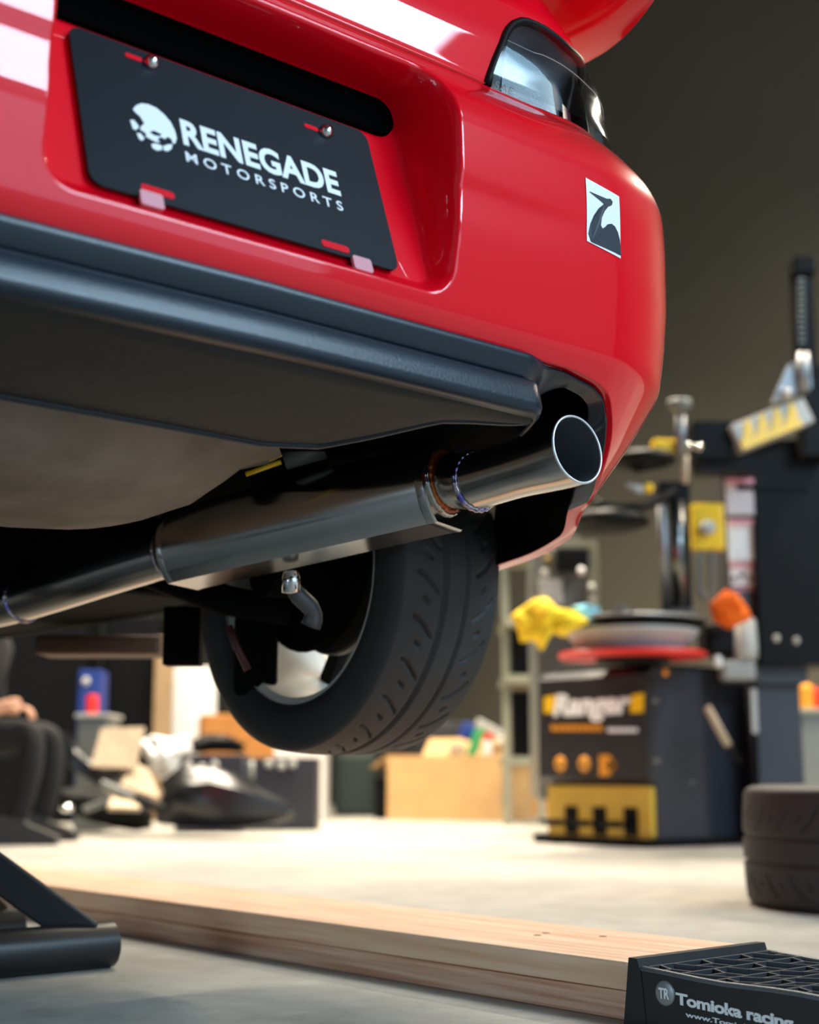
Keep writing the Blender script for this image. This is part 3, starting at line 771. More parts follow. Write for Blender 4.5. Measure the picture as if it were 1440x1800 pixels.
side_text('ramp_lettering', 'Tomioka racing', 1190, 1771, 1397, 1817, 27, off=.035, space=.95)
side_text('ramp_web_lettering', 'www.Tomiokaracing.com', 1207, 1790, 1420, 1836, 12, off=.02, space=.95)
yy, zz = on_side(1170, 1746)
lg = MB(); lg.lathe([(.0001, -.0022), (.0135, -.002), (.0155, -.001), (.0155, 0)], (RX0, yy, zz), 'x', 32); lg.build('round_logo', mat('logo_silver', (150, 154, 158), .35, .5), ramp, True)
text('logo_letters', 'TR', M_white, lambda u, v, d: Vector((RX0 - .0028 - .0005 * d, yy + .0085 - u, zz - .0065 + v)), .017, .013, ramp, off=.03)

# ================================================================== LOOSE TIRE
lt_me = TIRE
lo = mobj('loose_tire', None, None, None, None, me=lt_me); c = P(1553, 1560, 3.45); lo.location = (c.x, c.y, .142)
lo.rotation_euler = (0, pi / 2, .3); lo.scale = (1.32, 1.12, 1.12)
tag(lo, 'loose black tire lying flat on the floor at the right edge', 'tire')

# ================================================================== TIRE CHANGER
FX, FY0, FY1 = 4.83, 4.06, 4.69
tc_ = empty('tire_changer', (5.3, 4.3, 0), 'black and gold tire changing machine marked Ranger standing on the floor', 'tire changer')
def plan(name, poly, z0, z1, m, parent=tc_): return MB().prism(poly, z0, z1, lambda u, v, h: Vector((u, v, h))).build(name, m, parent)
plan('base_plate', [(FX - .07, FY1 + .02), (FX - .07, FY0 - .02), (5.1, FY0 - .06), (5.95, FY0 - .02), (5.95, FY1 + .1), (FX, FY1 + .1)], 0, .035, M_black)
cab = plan('cabinet', [(FX + .02, FY1), (FX + .02, FY0), (5.12, FY0 - .05), (5.62, FY0 + .0), (5.62, FY1 + .05), (5.0, FY1 + .08)], .035, .765, M_ranger)
fp = MB()   # front console leaning out over the pedals
fp.prism([(FX - .035, .295), (FX - .03, .735), (FX + .02, .768), (FX + .05, .768), (FX + .05, .26), (FX + .0, .265)], FY0 + .0, FY1 + .02, lambda u, v, h: Vector((u, h, v)))
console = fp.build('front_console', M_decal, tc_)
plan('top_deck', [(FX + .05, FY1 - .02), (FX + .05, FY0 + .06), (5.15, FY0 + .0), (5.55, FY0 + .05), (5.55, FY1), (5.0, FY1 + .04)], .765, .785, M_black)
pp = MB(); pp.prism(rrect(FY0 + .01, FY1 - .01, .035, .255, .012, 3), FX - .012, FX + .03, lambda u, v, h: Vector((h, u, v))); pp.build('pedal_panel', M_gold, tc_)
for yc_ in (4.53, 4.36, 4.18):
    MB().box((FX - .004, yc_, .105), (.03, .075, .12)).build('pedal_slot', M_black, tc_)
    pd = MB(); pd.box((FX - .06, yc_ + .02, .09), (.16, .05, .02), None, .004); pd.box((FX - .1, yc_ + .05, .10), (.05, .10, .018), None, .004); pd.build('pedal', M_black, tc_)
def tc_face(u, v, d, y_l=FY1): 
    # u runs towards the near end, v up; the console face leans a little
    return Vector((FX - .0365 + .011 * (v - .295) - .003 * d, y_l - u, v))
def fpx(x, y): r = ray(x, y); t = (FX - .034) / r.x; p = C0 + r * t; return p.y, p.z
def face_poly(name, pts, m, parent=console, th=.004):
    q = [fpx(*p) for p in pts]
    return MB().prism(q, 0, th, lambda u, v, h: Vector((FX - .036 + .011 * (v - .295) - h, u, v))).build(name, m, parent)
a = fpx(975, 1250); b = fpx(1112, 1250)
text('ranger_lettering', 'Ranger', M_white, lambda u, v, d: Vector((FX - .042 - .003 * d, a[0] - u, a[1] - .055 + v)), a[0] - b[0], .130, console, off=.045, shear=.2)
face_poly('yellow_patch', [(957, 1226), (977, 1222), (973, 1252), (957, 1254)], M_yel); face_poly('yellow_patch', [(1110, 1222), (1132, 1218), (1131, 1252), (1108, 1253)], M_yel)
for k in range(9): face_poly('fine_print_yellow', [(970 + k * 10.2, 1274), (978 + k * 10.2, 1274), (978 + k * 10.2, 1285), (970 + k * 10.2, 1285)], M_orange)
for k in range(6): face_poly('fine_print_white', [(1069 + k * 9, 1280), (1076 + k * 9, 1280), (1076 + k * 9, 1287), (1069 + k * 9, 1287)], M_white)
for x_ in (986, 1028):
    y_, z_ = fpx(x_, 1343); d_ = MB(); d_.lathe([(.0001, -.01), (.03, -.008), (.036, 0)], (FX - .036, y_, z_), 'x', 24); d_.build('amber_dial', M_orange, console, True)
    d_ = MB(); d_.lathe([(.0001, -.014), (.012, -.012), (.014, -.004)], (FX - .036, y_, z_), 'x', 16); d_.build('dial_centre', M_olive, console, True)
face_poly('hazard_sticker', [(1055, 1327), (1072, 1327), (1084, 1345), (1072, 1364), (1055, 1364)], M_orange)
face_poly('hazard_mark', [(1074, 1335), (1082, 1345), (1074, 1356), (1069, 1345)], M_black, th=.006)
for (x_, y_) in ((1148, 1232), (1150, 1338), (1210, 1375)):
    r_ = ray(x_, y_); p = C0 + r_ * ((FY0 - .02) / r_.y); MB().lathe([(.0001, -.03), (.008, -.028), (.010, 0)], p, 'y', 12).build('panel_screw', M_grey, tc_, True)
# pry bar clipped on the side panel
pb = MB(); pb.tube([P(1243, 1243, 6.02), P(1280, 1310, 6.02)], .017, 14); pb.build('lever_grip', M_cardp, tc_, True)
pb = MB(); pb.tube([P(1280, 1310, 6.03), P(1300, 1340, 6.05)], .012, 10); pb.build('lever_shaft', M_black, tc_, True)
wl = MB(); cb(wl, 1322, 1212, 1332, 1288, 5.98, .02); wl.build('pale_strip', M_lgrey, tc_)
# turntable
T0 = P(1112, 1140, 6.15); T0.z = 0
def disc(name, r, z0, z1, m, bev=.008, cx=T0): return MB().lathe([(.0001, z0), (r - bev, z0), (r, z0 + bev), (r, z1 - bev), (r - bev, z1), (.0001, z1)], (cx.x, cx.y, 0), 'z', 56).build(name, m, tc_, True, 40)
disc('table_pedestal', .16, .78, .80, M_black, .004); disc('red_tray', .32, .797, .820, M_redp, .009); disc('tray_lining', .26, .819, .825, M_blue, .002)
MB().lathe([(.0001, .822), (.215, .822), (.285, .900), (.285, .915), (.0001, .92)], (T0.x, T0.y, 0), 'z', 48).build('table_drum', M_lgrey, tc_, True, 35)
disc('turntable', .315, .935, .968, M_black, .006); MB().lathe([(.316, .950), (.322, .956), (.316, .964)], (T0.x, T0.y, 0), 'z', 56, None, True).build('turntable_edge', M_alu, tc_, True)
disc('table_neck', .12, .915, .94, M_black, .004)
for k in range(4):
    a_ = .5 + k * pi / 2; MB().box((T0.x + .22 * cos(a_), T0.y + .22 * sin(a_), .985), (.11, .05, .035), Matrix.Rotation(a_, 3, 'Z'), .006).build('clamp_jaw', M_grey, tc_)
# rear tower, labels, arms
tw = MB(); cb(tw, 1328, 770, 1462, 1165, 6.3, .34, 0, .01); tw.build('tower', M_black, tc_)
tw = MB(); cb(tw, 1336, 1165, 1420, 1200, 6.3, .3); cb(tw, 1334, 1200, 1412, 1470, 6.3, .3); tw.build('tower_foot', M_ranger, tc_)
sl_ = MB(); cb(sl_, 1276, 800, 1332, 1195, 6.36, .2, 0, .02); sl_.build('tower_cylinder', mat('cylinder_grey', (64, 62, 66), .4), tc_)
for (y0_, y1_, m_) in ((842, 905, mat('label_pale', (200, 186, 184), .45)), (913, 985, M_wht2), (987, 1030, mat('label_cream', (236, 224, 216), .45)), (1032, 1076, M_wht2)):
    l_ = MB(); cb(l_, 1277 + (y0_ - 842) * .05, y0_, 1327 + (y0_ - 842) * .05, y1_, 6.345, .012, 0, .003); l_.build('warning_label', m_, tc_)
for (y0_, y1_) in ((841, 850), (913, 921), (990, 996), (1034, 1038)):
    l_ = MB(); cb(l_, 1279 + (y0_ - 842) * .05, y0_, 1325 + (y0_ - 842) * .05, y1_, 6.338, .006); l_.build('label_stripe', mat('label_pink', (226, 150, 160), .45), tc_)
for (x_, y_) in ((1291, 1018), (1305, 1012), (1319, 1018)):
    l_ = MB(); cb(l_, x_ - 3, y_ - 5, x_ + 3, y_ + 4, 6.336, .005); l_.build('label_figure', M_black, tc_)
yb = MB(); cb(yb, 1219, 884, 1275, 966, 6.25, .07, -.1, .012); ybo = yb.build('control_box', M_yel, tc_); ybo['label'] = 'yellow control box with grey button'
p_ = P(1244, 928, 6.235); MB().lathe([(.0001, -.03), (.028, -.028), (.034, -.015), (.034, .03)], p_, 'x', 24, RC3 @ Matrix.Rotation(pi / 2, 3, 'Z')).build('grey_button', M_lgrey, ybo, True)
hz_ = MB(); hz_.tube(bez(P(1232, 968, 6.25), P(1215, 1080, 6.25), P(1262, 1080, 6.25), P(1250, 968, 6.25), 16), .012, 10); hz_.build('air_hose', M_grey, tc_, True)
# mast with toothed rack
mp_ = MB(); cb(mp_, 1399, 462, 1434, 660, 6.3, .09, 0, .01); cb(mp_, 1396, 448, 1436, 480, 6.29, .11, 0, .012); cb(mp_, 1412, 640, 1462, 800, 6.28, .14); mp_.build('mast', M_black, tc_)
for k in range(14):
    t_ = MB(); y_ = 488 + k * 10; cb(t_, 1404, y_, 1416, y_ + 5, 6.28, .02); t_.build('rack_tooth', M_grey, tc_)
ar = MB(); L0, L1 = P(1290, 775, 6.2), P(1416, 724, 6.28); dv = (L1 - L0); R_ar = Matrix((dv.normalized(), Fh, dv.normalized().cross(Fh))).transposed()
ar.box((L0 + L1) / 2, (dv.length, .12, .125), R_ar, .012); arm = ar.build('swing_arm', M_lgrey, tc_)
yt = MB(); yt.box((L0 + L1) / 2 - Fh * .064 - Zv * .045 - dv * .03, (dv.length * .82, .006, .035), R_ar)
for k in range(4):
    cpos = L0.lerp(L1, .15 + .2 * k) - Fh * .064 - Zv * .03
    tri = [(-.035, 0), (.035, 0), (.012, .085), (-.012, .085)]
    yt.prism(tri, 0, .006, lambda u, v, h, c=cpos: c + dv.normalized() * u + Zv * v + Zv * u * dv.normalized().z - Fh * (h - .003))
yt.build('yellow_hazard_teeth', M_yel, arm)
lb = MB(); cb(lb, 1296, 790, 1420, 860, 6.35, .2); lb.build('arm_housing', M_black, tc_)
kn = MB(); kn.prism([(-.10, 0), (.07, .06), (.07, .2), (-.02, .17)], 0, .05, lambda u, v, h: P(1400, 705, 6.2) + Rh * u + Zv * v + Fh * h); knuckle = kn.build('arm_bracket', M_alu, tc_)
MB().lathe([(.0001, -.02), (.018, -.018), (.02, 0)], P(1384, 690, 6.18), 'y', 16, RC3).build('bracket_bolt', M_chrome, knuckle, True)
MB().tube([P(1412, 620, 6.2), P(1412, 690, 6.2)], .026, 14).build('lock_cylinder', M_alu, tc_, True)
bb = MB(); cb(bb, 1220, 738, 1290, 808, 6.2, .2, 0, .01); bb.build('tool_head_block', M_black, tc_)
hh = MB(); cb(hh, 1228, 800, 1330, 830, 6.22, .12); hh.build('arm_rail', M_black, tc_)
sh = MB(); sh.tube([P(1197, 730, 6.1), P(1197, 800, 6.1)], .022, 16); sh.build('tool_post', M_alu, tc_, True)
cpn = MB(); cpn.lathe([(.0001, .05), (.05, .045), (.052, .02), (.03, .0), (.0001, -.01)], P(1195, 722, 6.1), 'z', 20); cpn.build('post_knob', M_grey, tc_, True)
yc = MB(); cb(yc, 1148, 770, 1196, 796, 6.12, .08, 0, .02); yc.build('yellow_tool_cap', M_yel, tc_)
for x_ in (1211, 1229): MB().lathe([(.0001, -.03), (.012, -.024), (.016, 0)], P(x_, 786, 6.1), 'y', 16, RC3).build('nut', M_chrome, tc_, True)
v1 = MB(); v1.tube([P(1163, 870, 6.12), P(1172, 1075, 6.12)], .021, 16); v1.build('slide_rod', M_alu, tc_, True)
v2 = MB(); v2.tube([P(1190, 880, 6.12), P(1195, 1075, 6.12)], .034, 18); v2.build('air_cylinder', mat('dark_chrome', (120, 120, 118), .25, 1.), tc_, True)
v3 = MB(); cb(v3, 1198, 870, 1214, 1075, 6.14, .08); cb(v3, 1160, 845, 1214, 880, 6.11, .12, 0, .01); cb(v3, 1172, 1068, 1210, 1085, 6.1, .1); v3.build('helper_frame', M_black, tc_)
v4 = MB(); v4.tube([P(1204, 800, 6.12), P(1204, 850, 6.12)], .016, 10); v4.build('helper_pin', M_cardp, tc_, True)
ah = MB(); ah.tube(bez(P(1185, 862, 6.1), P(1140, 900, 6.0), P(1080, 900, 5.9), P(1046, 884, 5.9), 14), .022, 12); ah.tube([P(1080, 800, 6.0), P(1120, 812, 6.0), P(1180, 806, 6.1)], [.02, .05, .03], 14); ah.build('helper_arm', M_black, tc_, True)
MB().lathe([(.0001, -.02), (.13, -.02), (.17, -.005), (.175, .015), (.14, .045), (.0001, .05)], P(1068, 922, 5.95), 'z', 36).build('press_disc', M_black, tc_, True)
MB().lathe([(.0001, -.02), (.11, -.02), (.14, -.0), (.11, .03), (.0001, .035)], P(1130, 810, 6.0), 'z', 32).build('press_disc', M_black, tc_, True)
MB().tube([P(1102, 853, 5.95), P(1130, 862, 5.95)], [.012, .022], 12).build('lever_chrome', M_lgrey, tc_, True)
MB().lathe([(.0001, .022), (.016, .018), (.023, 0), (.016, -.018), (.0001, -.022)], P(1140, 858, 5.95), 'z', 16).build('yellow_knob', M_yel, tc_, True)
bt = MB(); cb(bt, 1240, 1096, 1300, 1150, 6.25, .2, 0, .03); bt.build('shaft_guard', M_black, tc_)
rg = MB(); rg.lathe([(.0001, 0), (.05, 0), (.055, .05), (.05, .17), (.03, .19), (.0001, .19)], P(1312, 1160, 6.25), 'z', 20); rg.build('air_regulator', M_lgrey, tc_, True)
rg = MB(); cb(rg, 1272, 1160, 1330, 1195, 6.2, .12, 0, .02); rg.build('oiler', mat('oiler_grey', (150, 150, 142), .3), tc_)
MB().lathe([(.0001, -.02), (.014, -.016), (.019, 0), (.014, .03), (.0001, .035)], P(1263, 1166, 6.1), 'z', 14).build('gauge', M_wht2, tc_, True)
for x_, y_, m_ in ((1170, 1182, M_orange), (1215, 1118, M_bcloth), (1365, 1122, M_lgrey), (1400, 1126, M_lgrey)):
    MB().lathe([(.0001, -.016), (.010, -.012), (.014, 0), (.010, .012), (.0001, .016)], P(x_, y_, 6.05), 'z', 12).build('fitting', m_, tc_, True)

# ---------------------------------------------------------------- cloths on the machine
def cloth(name, outline, d, m, label, dep=.12, seed=1, fold=.05):
    """crumpled cloth: a closed lump with peaks, following a wrinkled outline"""
    rnd = random.Random(seed); c_ = Vector((sum(p[0] for p in outline) / len(outline), sum(p[1] for p in outline) / len(outline)))
    N = 72; V = []; F = []
    # resample the outline
    ol = []
    per = len(outline)
    for k in range(N):
        t = k / N * per; i = int(t); f_ = t - i; a_, b_ = outline[i], outline[(i + 1) % per]
        ol.append((a_[0] + (b_[0] - a_[0]) * f_, a_[1] + (b_[1] - a_[1]) * f_))
    rings = [0.02, .2, .4, .6, .8, .95, 1.0]
    for sgn in (1, -1):
        for q in rings:
            for (x, y) in ol:
                px, py = c_.x + (x - c_.x) * q, c_.y + (y - c_.y) * q
                p = P(px, py, d)
                nn = mnoise.noise(Vector((px * .035, py * .035, seed + sgn * 3.1))) + .5 * mnoise.noise(Vector((px * .09, py * .09, seed)))
                h = sqrt(max(0, 1 - q * q)) * dep * .6 + nn * fold * (1 - q ** 4)
                V.append(p - Fh * h * sgn)
    m_ = len(rings)
    for sgn in (0, 1):
        o_ = sgn * m_ * N
        for r_ in range(m_ - 1):
            for k in range(N):
                k2 = (k + 1) % N; F.append((o_ + r_ * N + k, o_ + r_ * N + k2, o_ + (r_ + 1) * N + k2, o_ + (r_ + 1) * N + k))
        F.append(tuple(o_ + k for k in range(N)))
    o = MB().add(V, F).build(name, m, None, True); return tag(o, label, 'cloth')
cloth('cleaning_cloth', [(897, 1082), (940, 1052), (962, 1050), (980, 1070), (1005, 1072), (1038, 1092), (1010, 1108), (992, 1120), (978, 1112), (968, 1118), (953, 1146), (938, 1126), (915, 1130), (908, 1104)], 5.85, M_ycloth, 'crumpled yellow cleaning cloth draped at the left of the turntable', seed=3, dep=.16, fold=.09)
cloth('cleaning_cloth', [(1005, 1066), (1030, 1062), (1054, 1068), (1058, 1092), (1040, 1096), (1015, 1090)], 5.98, M_bcloth, 'pale blue cloth beside the yellow one on the turntable', seed=5, dep=.1)
cloth('cleaning_cloth', [(1247, 1062), (1275, 1036), (1296, 1046), (1312, 1068), (1321, 1088), (1300, 1098), (1282, 1106), (1255, 1092)], 6.1, M_ocloth, 'bunched orange cloth below the white labels of the tower', seed=9, dep=.16, fold=.06)

# ================================================================== BACKGROUND RIGHT AND MIDDLE
# steel shelf behind the changer
sf = empty('steel_shelf', (P(905, 1400, 8.6).x, P(905, 1400, 8.6).y, 0), 'grey-green steel shelf rack between the tire and the tire changer', 'shelf')
def floor_y(d): return 900 + FPX * math.tan(PIT) + CAMH * FPX / cos(PIT) / d * 1.0
DS = 8.6; fyS = floor_y(DS)
for x_ in (891, 950):
    for dd in (DS, DS + .55):
        q = MB(); a_ = P(x_, 1300, dd); q.box((a_.x, a_.y, 1.15), (.045, .045, 2.3), RC3); q.build('post', M_shelf, sf)
for y_ in (960, 1085, 1186, 1330):
    q = MB(); cb(q, 888, y_, 953, y_ + 14, DS - .02, .6); q.build('shelf_board', M_shelf, sf)
def stand_on(name, x0, y0, x1, d, th, m, label, cat, bev=.01, rz=0, group=None, bottom=None):
    """block that stands on the floor; top at picture height y0"""
    z1 = P((x0 + x1) / 2, y0, d).z; c_ = P((x0 + x1) / 2, y0, d); zb_ = 0 if bottom is None else bottom
    o = MB().box((c_.x + Fh.x * th / 2, c_.y + Fh.y * th / 2, (z1 + zb_) / 2), ((x1 - x0) * d / FPX, th, z1 - zb_), RC3 @ Matrix.Rotation(rz, 3, 'Z'), bev).build(name, m)
    return tag(o, label, cat, group)
for k, (y0_, y1_) in enumerate(((1210, 1330), (1098, 1186))):
    q = MB(); cb(q, 901, y0_ + 6, 941, y1_ - 1, DS + .10, .30, 0, .01); tag(q.build('storage_bin', M_black), ['black bin on the lower level of the steel shelf', 'black bin on the upper level of the steel shelf'][k], 'bin', 'bins on the steel shelf')
# balancer behind the yellow cloth
wb = empty('wheel_balancer', (P(1000, 1200, 7.2).x, P(1000, 1200, 7.2).y, 0), 'grey wheel balancer with cast housing behind the yellow cloth', 'machine')
q = MB(); q.prism([(-.19, 0), (.16, 0), (.16, .30), (.05, .42), (-.04, .40), (-.06, .55), (-.17, .52)], 0, .3, lambda u, v, h: P(1000, 1085, 7.2) + Rh * u + Zv * v + Fh * h); q.build('housing', M_grey, wb)
q = MB(); cb(q, 945, 1085, 1040, 1400, 7.25, .5, 0, .02); q.build('stand', M_grey, wb)
q = MB(); cb(q, 948, 1018, 990, 1062, 7.17, .04, 0, .006); q.build('white_panel', M_lgrey, wb)
q = MB(); cb(q, 1034, 950, 1052, 1085, 7.2, .05); cb(q, 960, 950, 1040, 962, 7.2, .05); q.build('hood_frame', M_shelf, wb)
q = MB(); cb(q, 980, 964, 1036, 1000, 7.15, .1, 0, .01); q.build('motor', M_black, wb)
for x_, y_, m_ in ((935, 970, M_lgrey), (968, 964, M_lgrey), (963, 985, M_olive), (958, 1009, M_lgrey), (1022, 1004, M_wht2), (1040, 1033, M_lgrey), (1041, 1057, M_lgrey), (1050, 906, M_lgrey)):
    MB().lathe([(.0001, -.022), (.014, -.018), (.018, 0), (.014, .018), (.0001, .022)], P(x_, y_, 7.12), 'z', 14).build('knob', m_, wb, True)
# open carton
DB = 9.6
bz = empty('cardboard_box', (P(790, 1430, DB).x, P(790, 1430, DB).y, 0), 'open tan cardboard box heaped with packets on the concrete floor', 'box')
def fl_pt(x, d): p = P(x, 1400, d); return Vector((p.x, p.y, 0))
bA = fl_pt(682, DB); bB = fl_pt(884, DB - .35); bBd = (bB - bA).normalized(); bN = Vector((-bBd.y, bBd.x, 0)); bN = bN if bN.dot(Fh) > 0 else -bN
bwid = (bB - bA).length; bdep = .55; bh = .42
def bpt(u, v, h): return bA + bBd * u + bN * v + Zv * h
def panel(name, a_, b_, h0, h1, m, parent, th=.012):
    d_ = (b_ - a_).normalized(); n_ = Vector((-d_.y, d_.x, 0)); c_ = (a_ + b_) / 2
    return MB().box((c_.x, c_.y, (h0 + h1) / 2), ((b_ - a_).length, th, h1 - h0), Matrix((d_, n_, Zv)).transposed()).build(name, m, parent)
panel('box_side', bpt(0, 0, 0), bpt(bwid, 0, 0), 0, bh, M_card, bz); panel('box_side', bpt(0, bdep, 0), bpt(bwid, bdep, 0), 0, bh, M_card, bz)
panel('box_side', bpt(0, 0, 0), bpt(0, bdep, 0), 0, bh, M_card, bz); panel('box_side', bpt(bwid, 0, 0), bpt(bwid, bdep, 0), 0, bh, M_card, bz)
MB().box(bpt(bwid / 2, bdep / 2, .008), (bwid, bdep, .012), Matrix((bBd, bN, Zv)).transposed()).build('box_bottom', M_card, bz)
for (a_, b_, o_, up_) in ((bpt(bwid, 0, bh), bpt(bwid, bdep, bh), bBd, .03), (bpt(0, 0, bh), bpt(0, bdep, bh), -bBd, -.08), (bpt(0, bdep, bh), bpt(bwid, bdep, bh), bN, .12)):
    V = [a_, b_, b_ + o_ * .13 + Zv * up_, a_ + o_ * .13 + Zv * up_]; MB().add(V + [v + Zv * .008 for v in V], [(0, 1, 2, 3), (7, 6, 5, 4), (0, 4, 5, 1), (1, 5, 6, 2), (2, 6, 7, 3), (3, 7, 4, 0)]).build('box_flap', M_card, bz)
cr = stand_on('cardboard_box', 882, 1296, 956, DB + .75, .35, M_card2, 'tall orange-brown cardboard box behind the open tan one', 'box', .004, .3)
def packet(name, px, py, d, sx, sy, sz, m, label, cat, tilt, yawr=0):
    R = RC3 @ Matrix.Rotation(yawr, 3, 'Z') @ Matrix.Rotation(tilt, 3, 'Y')
    return tag(MB().box(P(px, py, d), (sx, sy, sz), R, min(sx, sz, sy) * .25).build(name, m), label, cat)
packet('blue_packet', 822, 1286, DB + .22, .10, .08, .12, M_blue, 'blue packet sticking out of the open cardboard box', 'packet', .4)
packet('green_packet', 836, 1306, DB + .1, .07, .06, .20, M_green, 'green packet standing in the open cardboard box', 'packet', .35)
packet('red_carton', 859, 1300, DB + .05, .06, .06, .07, M_redp, 'small red carton at the top of the open box', 'carton', -.2)
packet('white_carton', 858, 1316, DB + .02, .055, .05, .10, M_wht2, 'small white carton under the red one in the open box', 'carton', 0)
packet('paper_roll', 804, 1318, DB + .2, .11, .08, .10, M_cardp, 'pale crumpled paper at the left of the heap in the open box', 'paper', .3)
packet('long_bag', 864, 1283, DB + .33, .24, .10, .06, M_lgrey, 'long silvery bag lying across the open box', 'bag', .5)
packet('white_bag', 892, 1300, DB + .14, .12, .08, .05, M_wht2, 'white bag end over the right rim of the open box', 'bag', -.15)
stand_on('speaker_box', 658, 1366, 682, DB + .1, .2, M_black, 'small black speaker at the left of the open cardboard box', 'speaker')
stand_on('waste_bin', 588, 1322, 662, DB + .7, .4, M_dgreen, 'dark green bin behind the lifted rear tire', 'bin', .04)
# stack of dark tires behind the carton
for k in range(3):
    c_ = P(770, 1300, DB + 1.5)
    o = mobj('stacked_tire', None, None, None, None, me=TIRE); o.location = (c_.x, c_.y, .115 + k * .232); o.rotation_euler = (0, pi / 2, .7 * k); o.scale = (1.05, 1.25, 1.25)
    tag(o, ['lowest tire of the dark stack behind the cardboard box', 'middle tire of the dark stack behind the cardboard box', 'top tire of the dark stack behind the cardboard box'][k], 'tire', 'tire stack behind the cardboard box')
# cabinet at the far right edge
gcab = empty('tool_cabinet', (P(1430, 1300, 7.5).x, P(1430, 1300, 7.5).y, 0), 'dark grey cabinet at the right edge behind the loose tire', 'cabinet')
q = MB(); c_ = P(1462, 1250, 7.5); q.box((c_.x + Fh.x * .25, c_.y + Fh.y * .25, .31), (.32, .5, .62), RC3, .01); q.build('cabinet_body', M_grey, gcab)
q = MB(); q.box((c_.x + Fh.x * .25, c_.y + Fh.y * .25, .63), (.36, .54, .03), RC3, .006); q.build('cabinet_top', M_shelf, gcab)
for (x_, y_, sx, sz, m_, l_, ct) in ((1418, 1208, .07, .15, M_orange, 'orange spray can on the grey cabinet', 'can'), (1434, 1215, .05, .12, M_redp, 'red can beside the orange one on the grey cabinet', 'can')):
    pc = P(x_, y_, 7.7); q = MB(); q.lathe([(.0001, 0), (sx / 2, 0), (sx / 2, sz * .8), (sx / 4, sz * .9), (sx / 4, sz), (.0001, sz)], (pc.x, pc.y, .646), 'z', 18)
    tag(q.build('spray_can', m_, None, True, 40), l_, ct)

# ================================================================== BACKGROUND LEFT
# white cartons seen left of and through the wheel
stand_on('white_carton', 296, 1172, 372, 9.8, .5, M_wht2, 'white carton seen just left of the lifted tire', 'carton', .01, .15)
stand_on('white_cabinet', 480, 1120, 575, 9.8, .5, M_wht2, 'white cabinet glimpsed through the wheel spokes', 'cabinet', .01)
stand_on('wood_post', 274, 1120, 303, 9.4, .1, M_tan, 'tan wooden post left of the white carton', 'post', .004)
stand_on('cardboard_box', 344, 1256, 470, 9.0, .5, M_card2, 'brown cardboard box low behind the black car parts', 'box', .01, .2)
stand_on('black_cabinet', -60, 1070, 150, 9.2, .5, M_black, 'large black cabinet behind the seated person', 'cabinet', .02)
stand_on('black_locker', 182, 1080, 276, 9.6, .4, M_black, 'narrow black locker behind the blue box', 'cabinet', .02)
stand_on('grey_case', 136, 1262, 190, 7.8, .35, M_grey, 'grey case with pale top under the red can', 'case', .02)
q = MB(); c_ = P(163, 1262, 7.8); zt_ = c_.z
tag(MB().box((c_.x + Fh.x * .17, c_.y + Fh.y * .17, zt_ + .012), (.19, .37, .022), RC3, .006).build('case_lid', M_lgrey), 'pale grey lid lying on the grey case', 'lid')
pc = P(162, 1246, 7.9); q = MB(); q.lathe([(.0001, 0), (.033, 0), (.033, .09), (.028, .105), (.0001, .108)], (pc.x, pc.y, zt_ + .024), 'z', 20); tag(q.build('drink_can', M_redp, None, True, 40), 'red can standing on the grey case', 'can')
stand_on('blue_box', 139, 1178, 179, 8.6, .2, M_blue, 'blue box standing behind the red can', 'box', .01)
pc = P(151, 1198, 8.58); tag(MB().lathe([(.0001, -.012), (.022, -.01), (.024, 0)], pc, 'y', 16, RC3).build('round_badge', M_lgrey, None, True), 'small pale round badge on the blue box', 'badge')
# cardboard sheets and papers
def sheet(name, px, d, m, label, cat, th=.03):
    pts = [P(x, y, d + (i % 4 in (0, 1)) * .12) for i, (x, y) in enumerate(px)]
    n_ = (pts[1] - pts[0]).cross(pts[2] - pts[0]).normalized(); n_ = n_ if n_.dot(Fh) > 0 else -n_
    k = len(pts); V = pts + [p + n_ * th for p in pts]
    F = [tuple(range(k)), tuple(range(2 * k - 1, k - 1, -1))] + [(i, (i + 1) % k, k + (i + 1) % k, k + i) for i in range(k)]
    return tag(MB().add(V, F).build(name, m), label, cat)
sheet('cardboard_sheet', [(178, 1280), (254, 1278), (238, 1350), (160, 1346)], 7.15, M_cardp, 'pale cardboard sheet leaning on the parts pile', 'cardboard', .02)
sheet('cardboard_sheet', [(236, 1340), (262, 1352), (282, 1404), (212, 1378)], 7.1, M_cardp, 'torn cardboard strip below the white plastic', 'cardboard', .02)
sheet('cardboard_sheet', [(196, 1400), (236, 1408), (248, 1420), (190, 1418)], 6.98, M_cardp, 'flat cardboard scrap low in the parts pile', 'cardboard', .02)
cloth('plastic_bag', [(244, 1305), (268, 1292), (300, 1298), (330, 1290), (338, 1318), (318, 1330), (312, 1365), (282, 1372), (264, 1350), (256, 1330)], 7.42, M_wht2, 'crumpled white plastic bag on the parts pile', seed=21, dep=.14, fold=.10)['category'] = 'bag'
def bar(name, x0, y0, x1, y1, d, r, m, label):
    tag(MB().tube([P(x0, y0, d), P(x1, y1, d)], r, 12).build(name, m, None, True, 40), label, 'bar')
bar('metal_bar', 178, 1376, 236, 1402, 6.9, .018, M_grey, 'grey metal bar sloping across the parts pile')
bar('metal_bar', 148, 1424, 190, 1408, 6.9, .018, M_grey, 'short grey metal bar low in the parts pile')
bar('metal_bar', 236, 1402, 290, 1424, 6.85, .022, M_black, 'black bar end running into the black bumper')
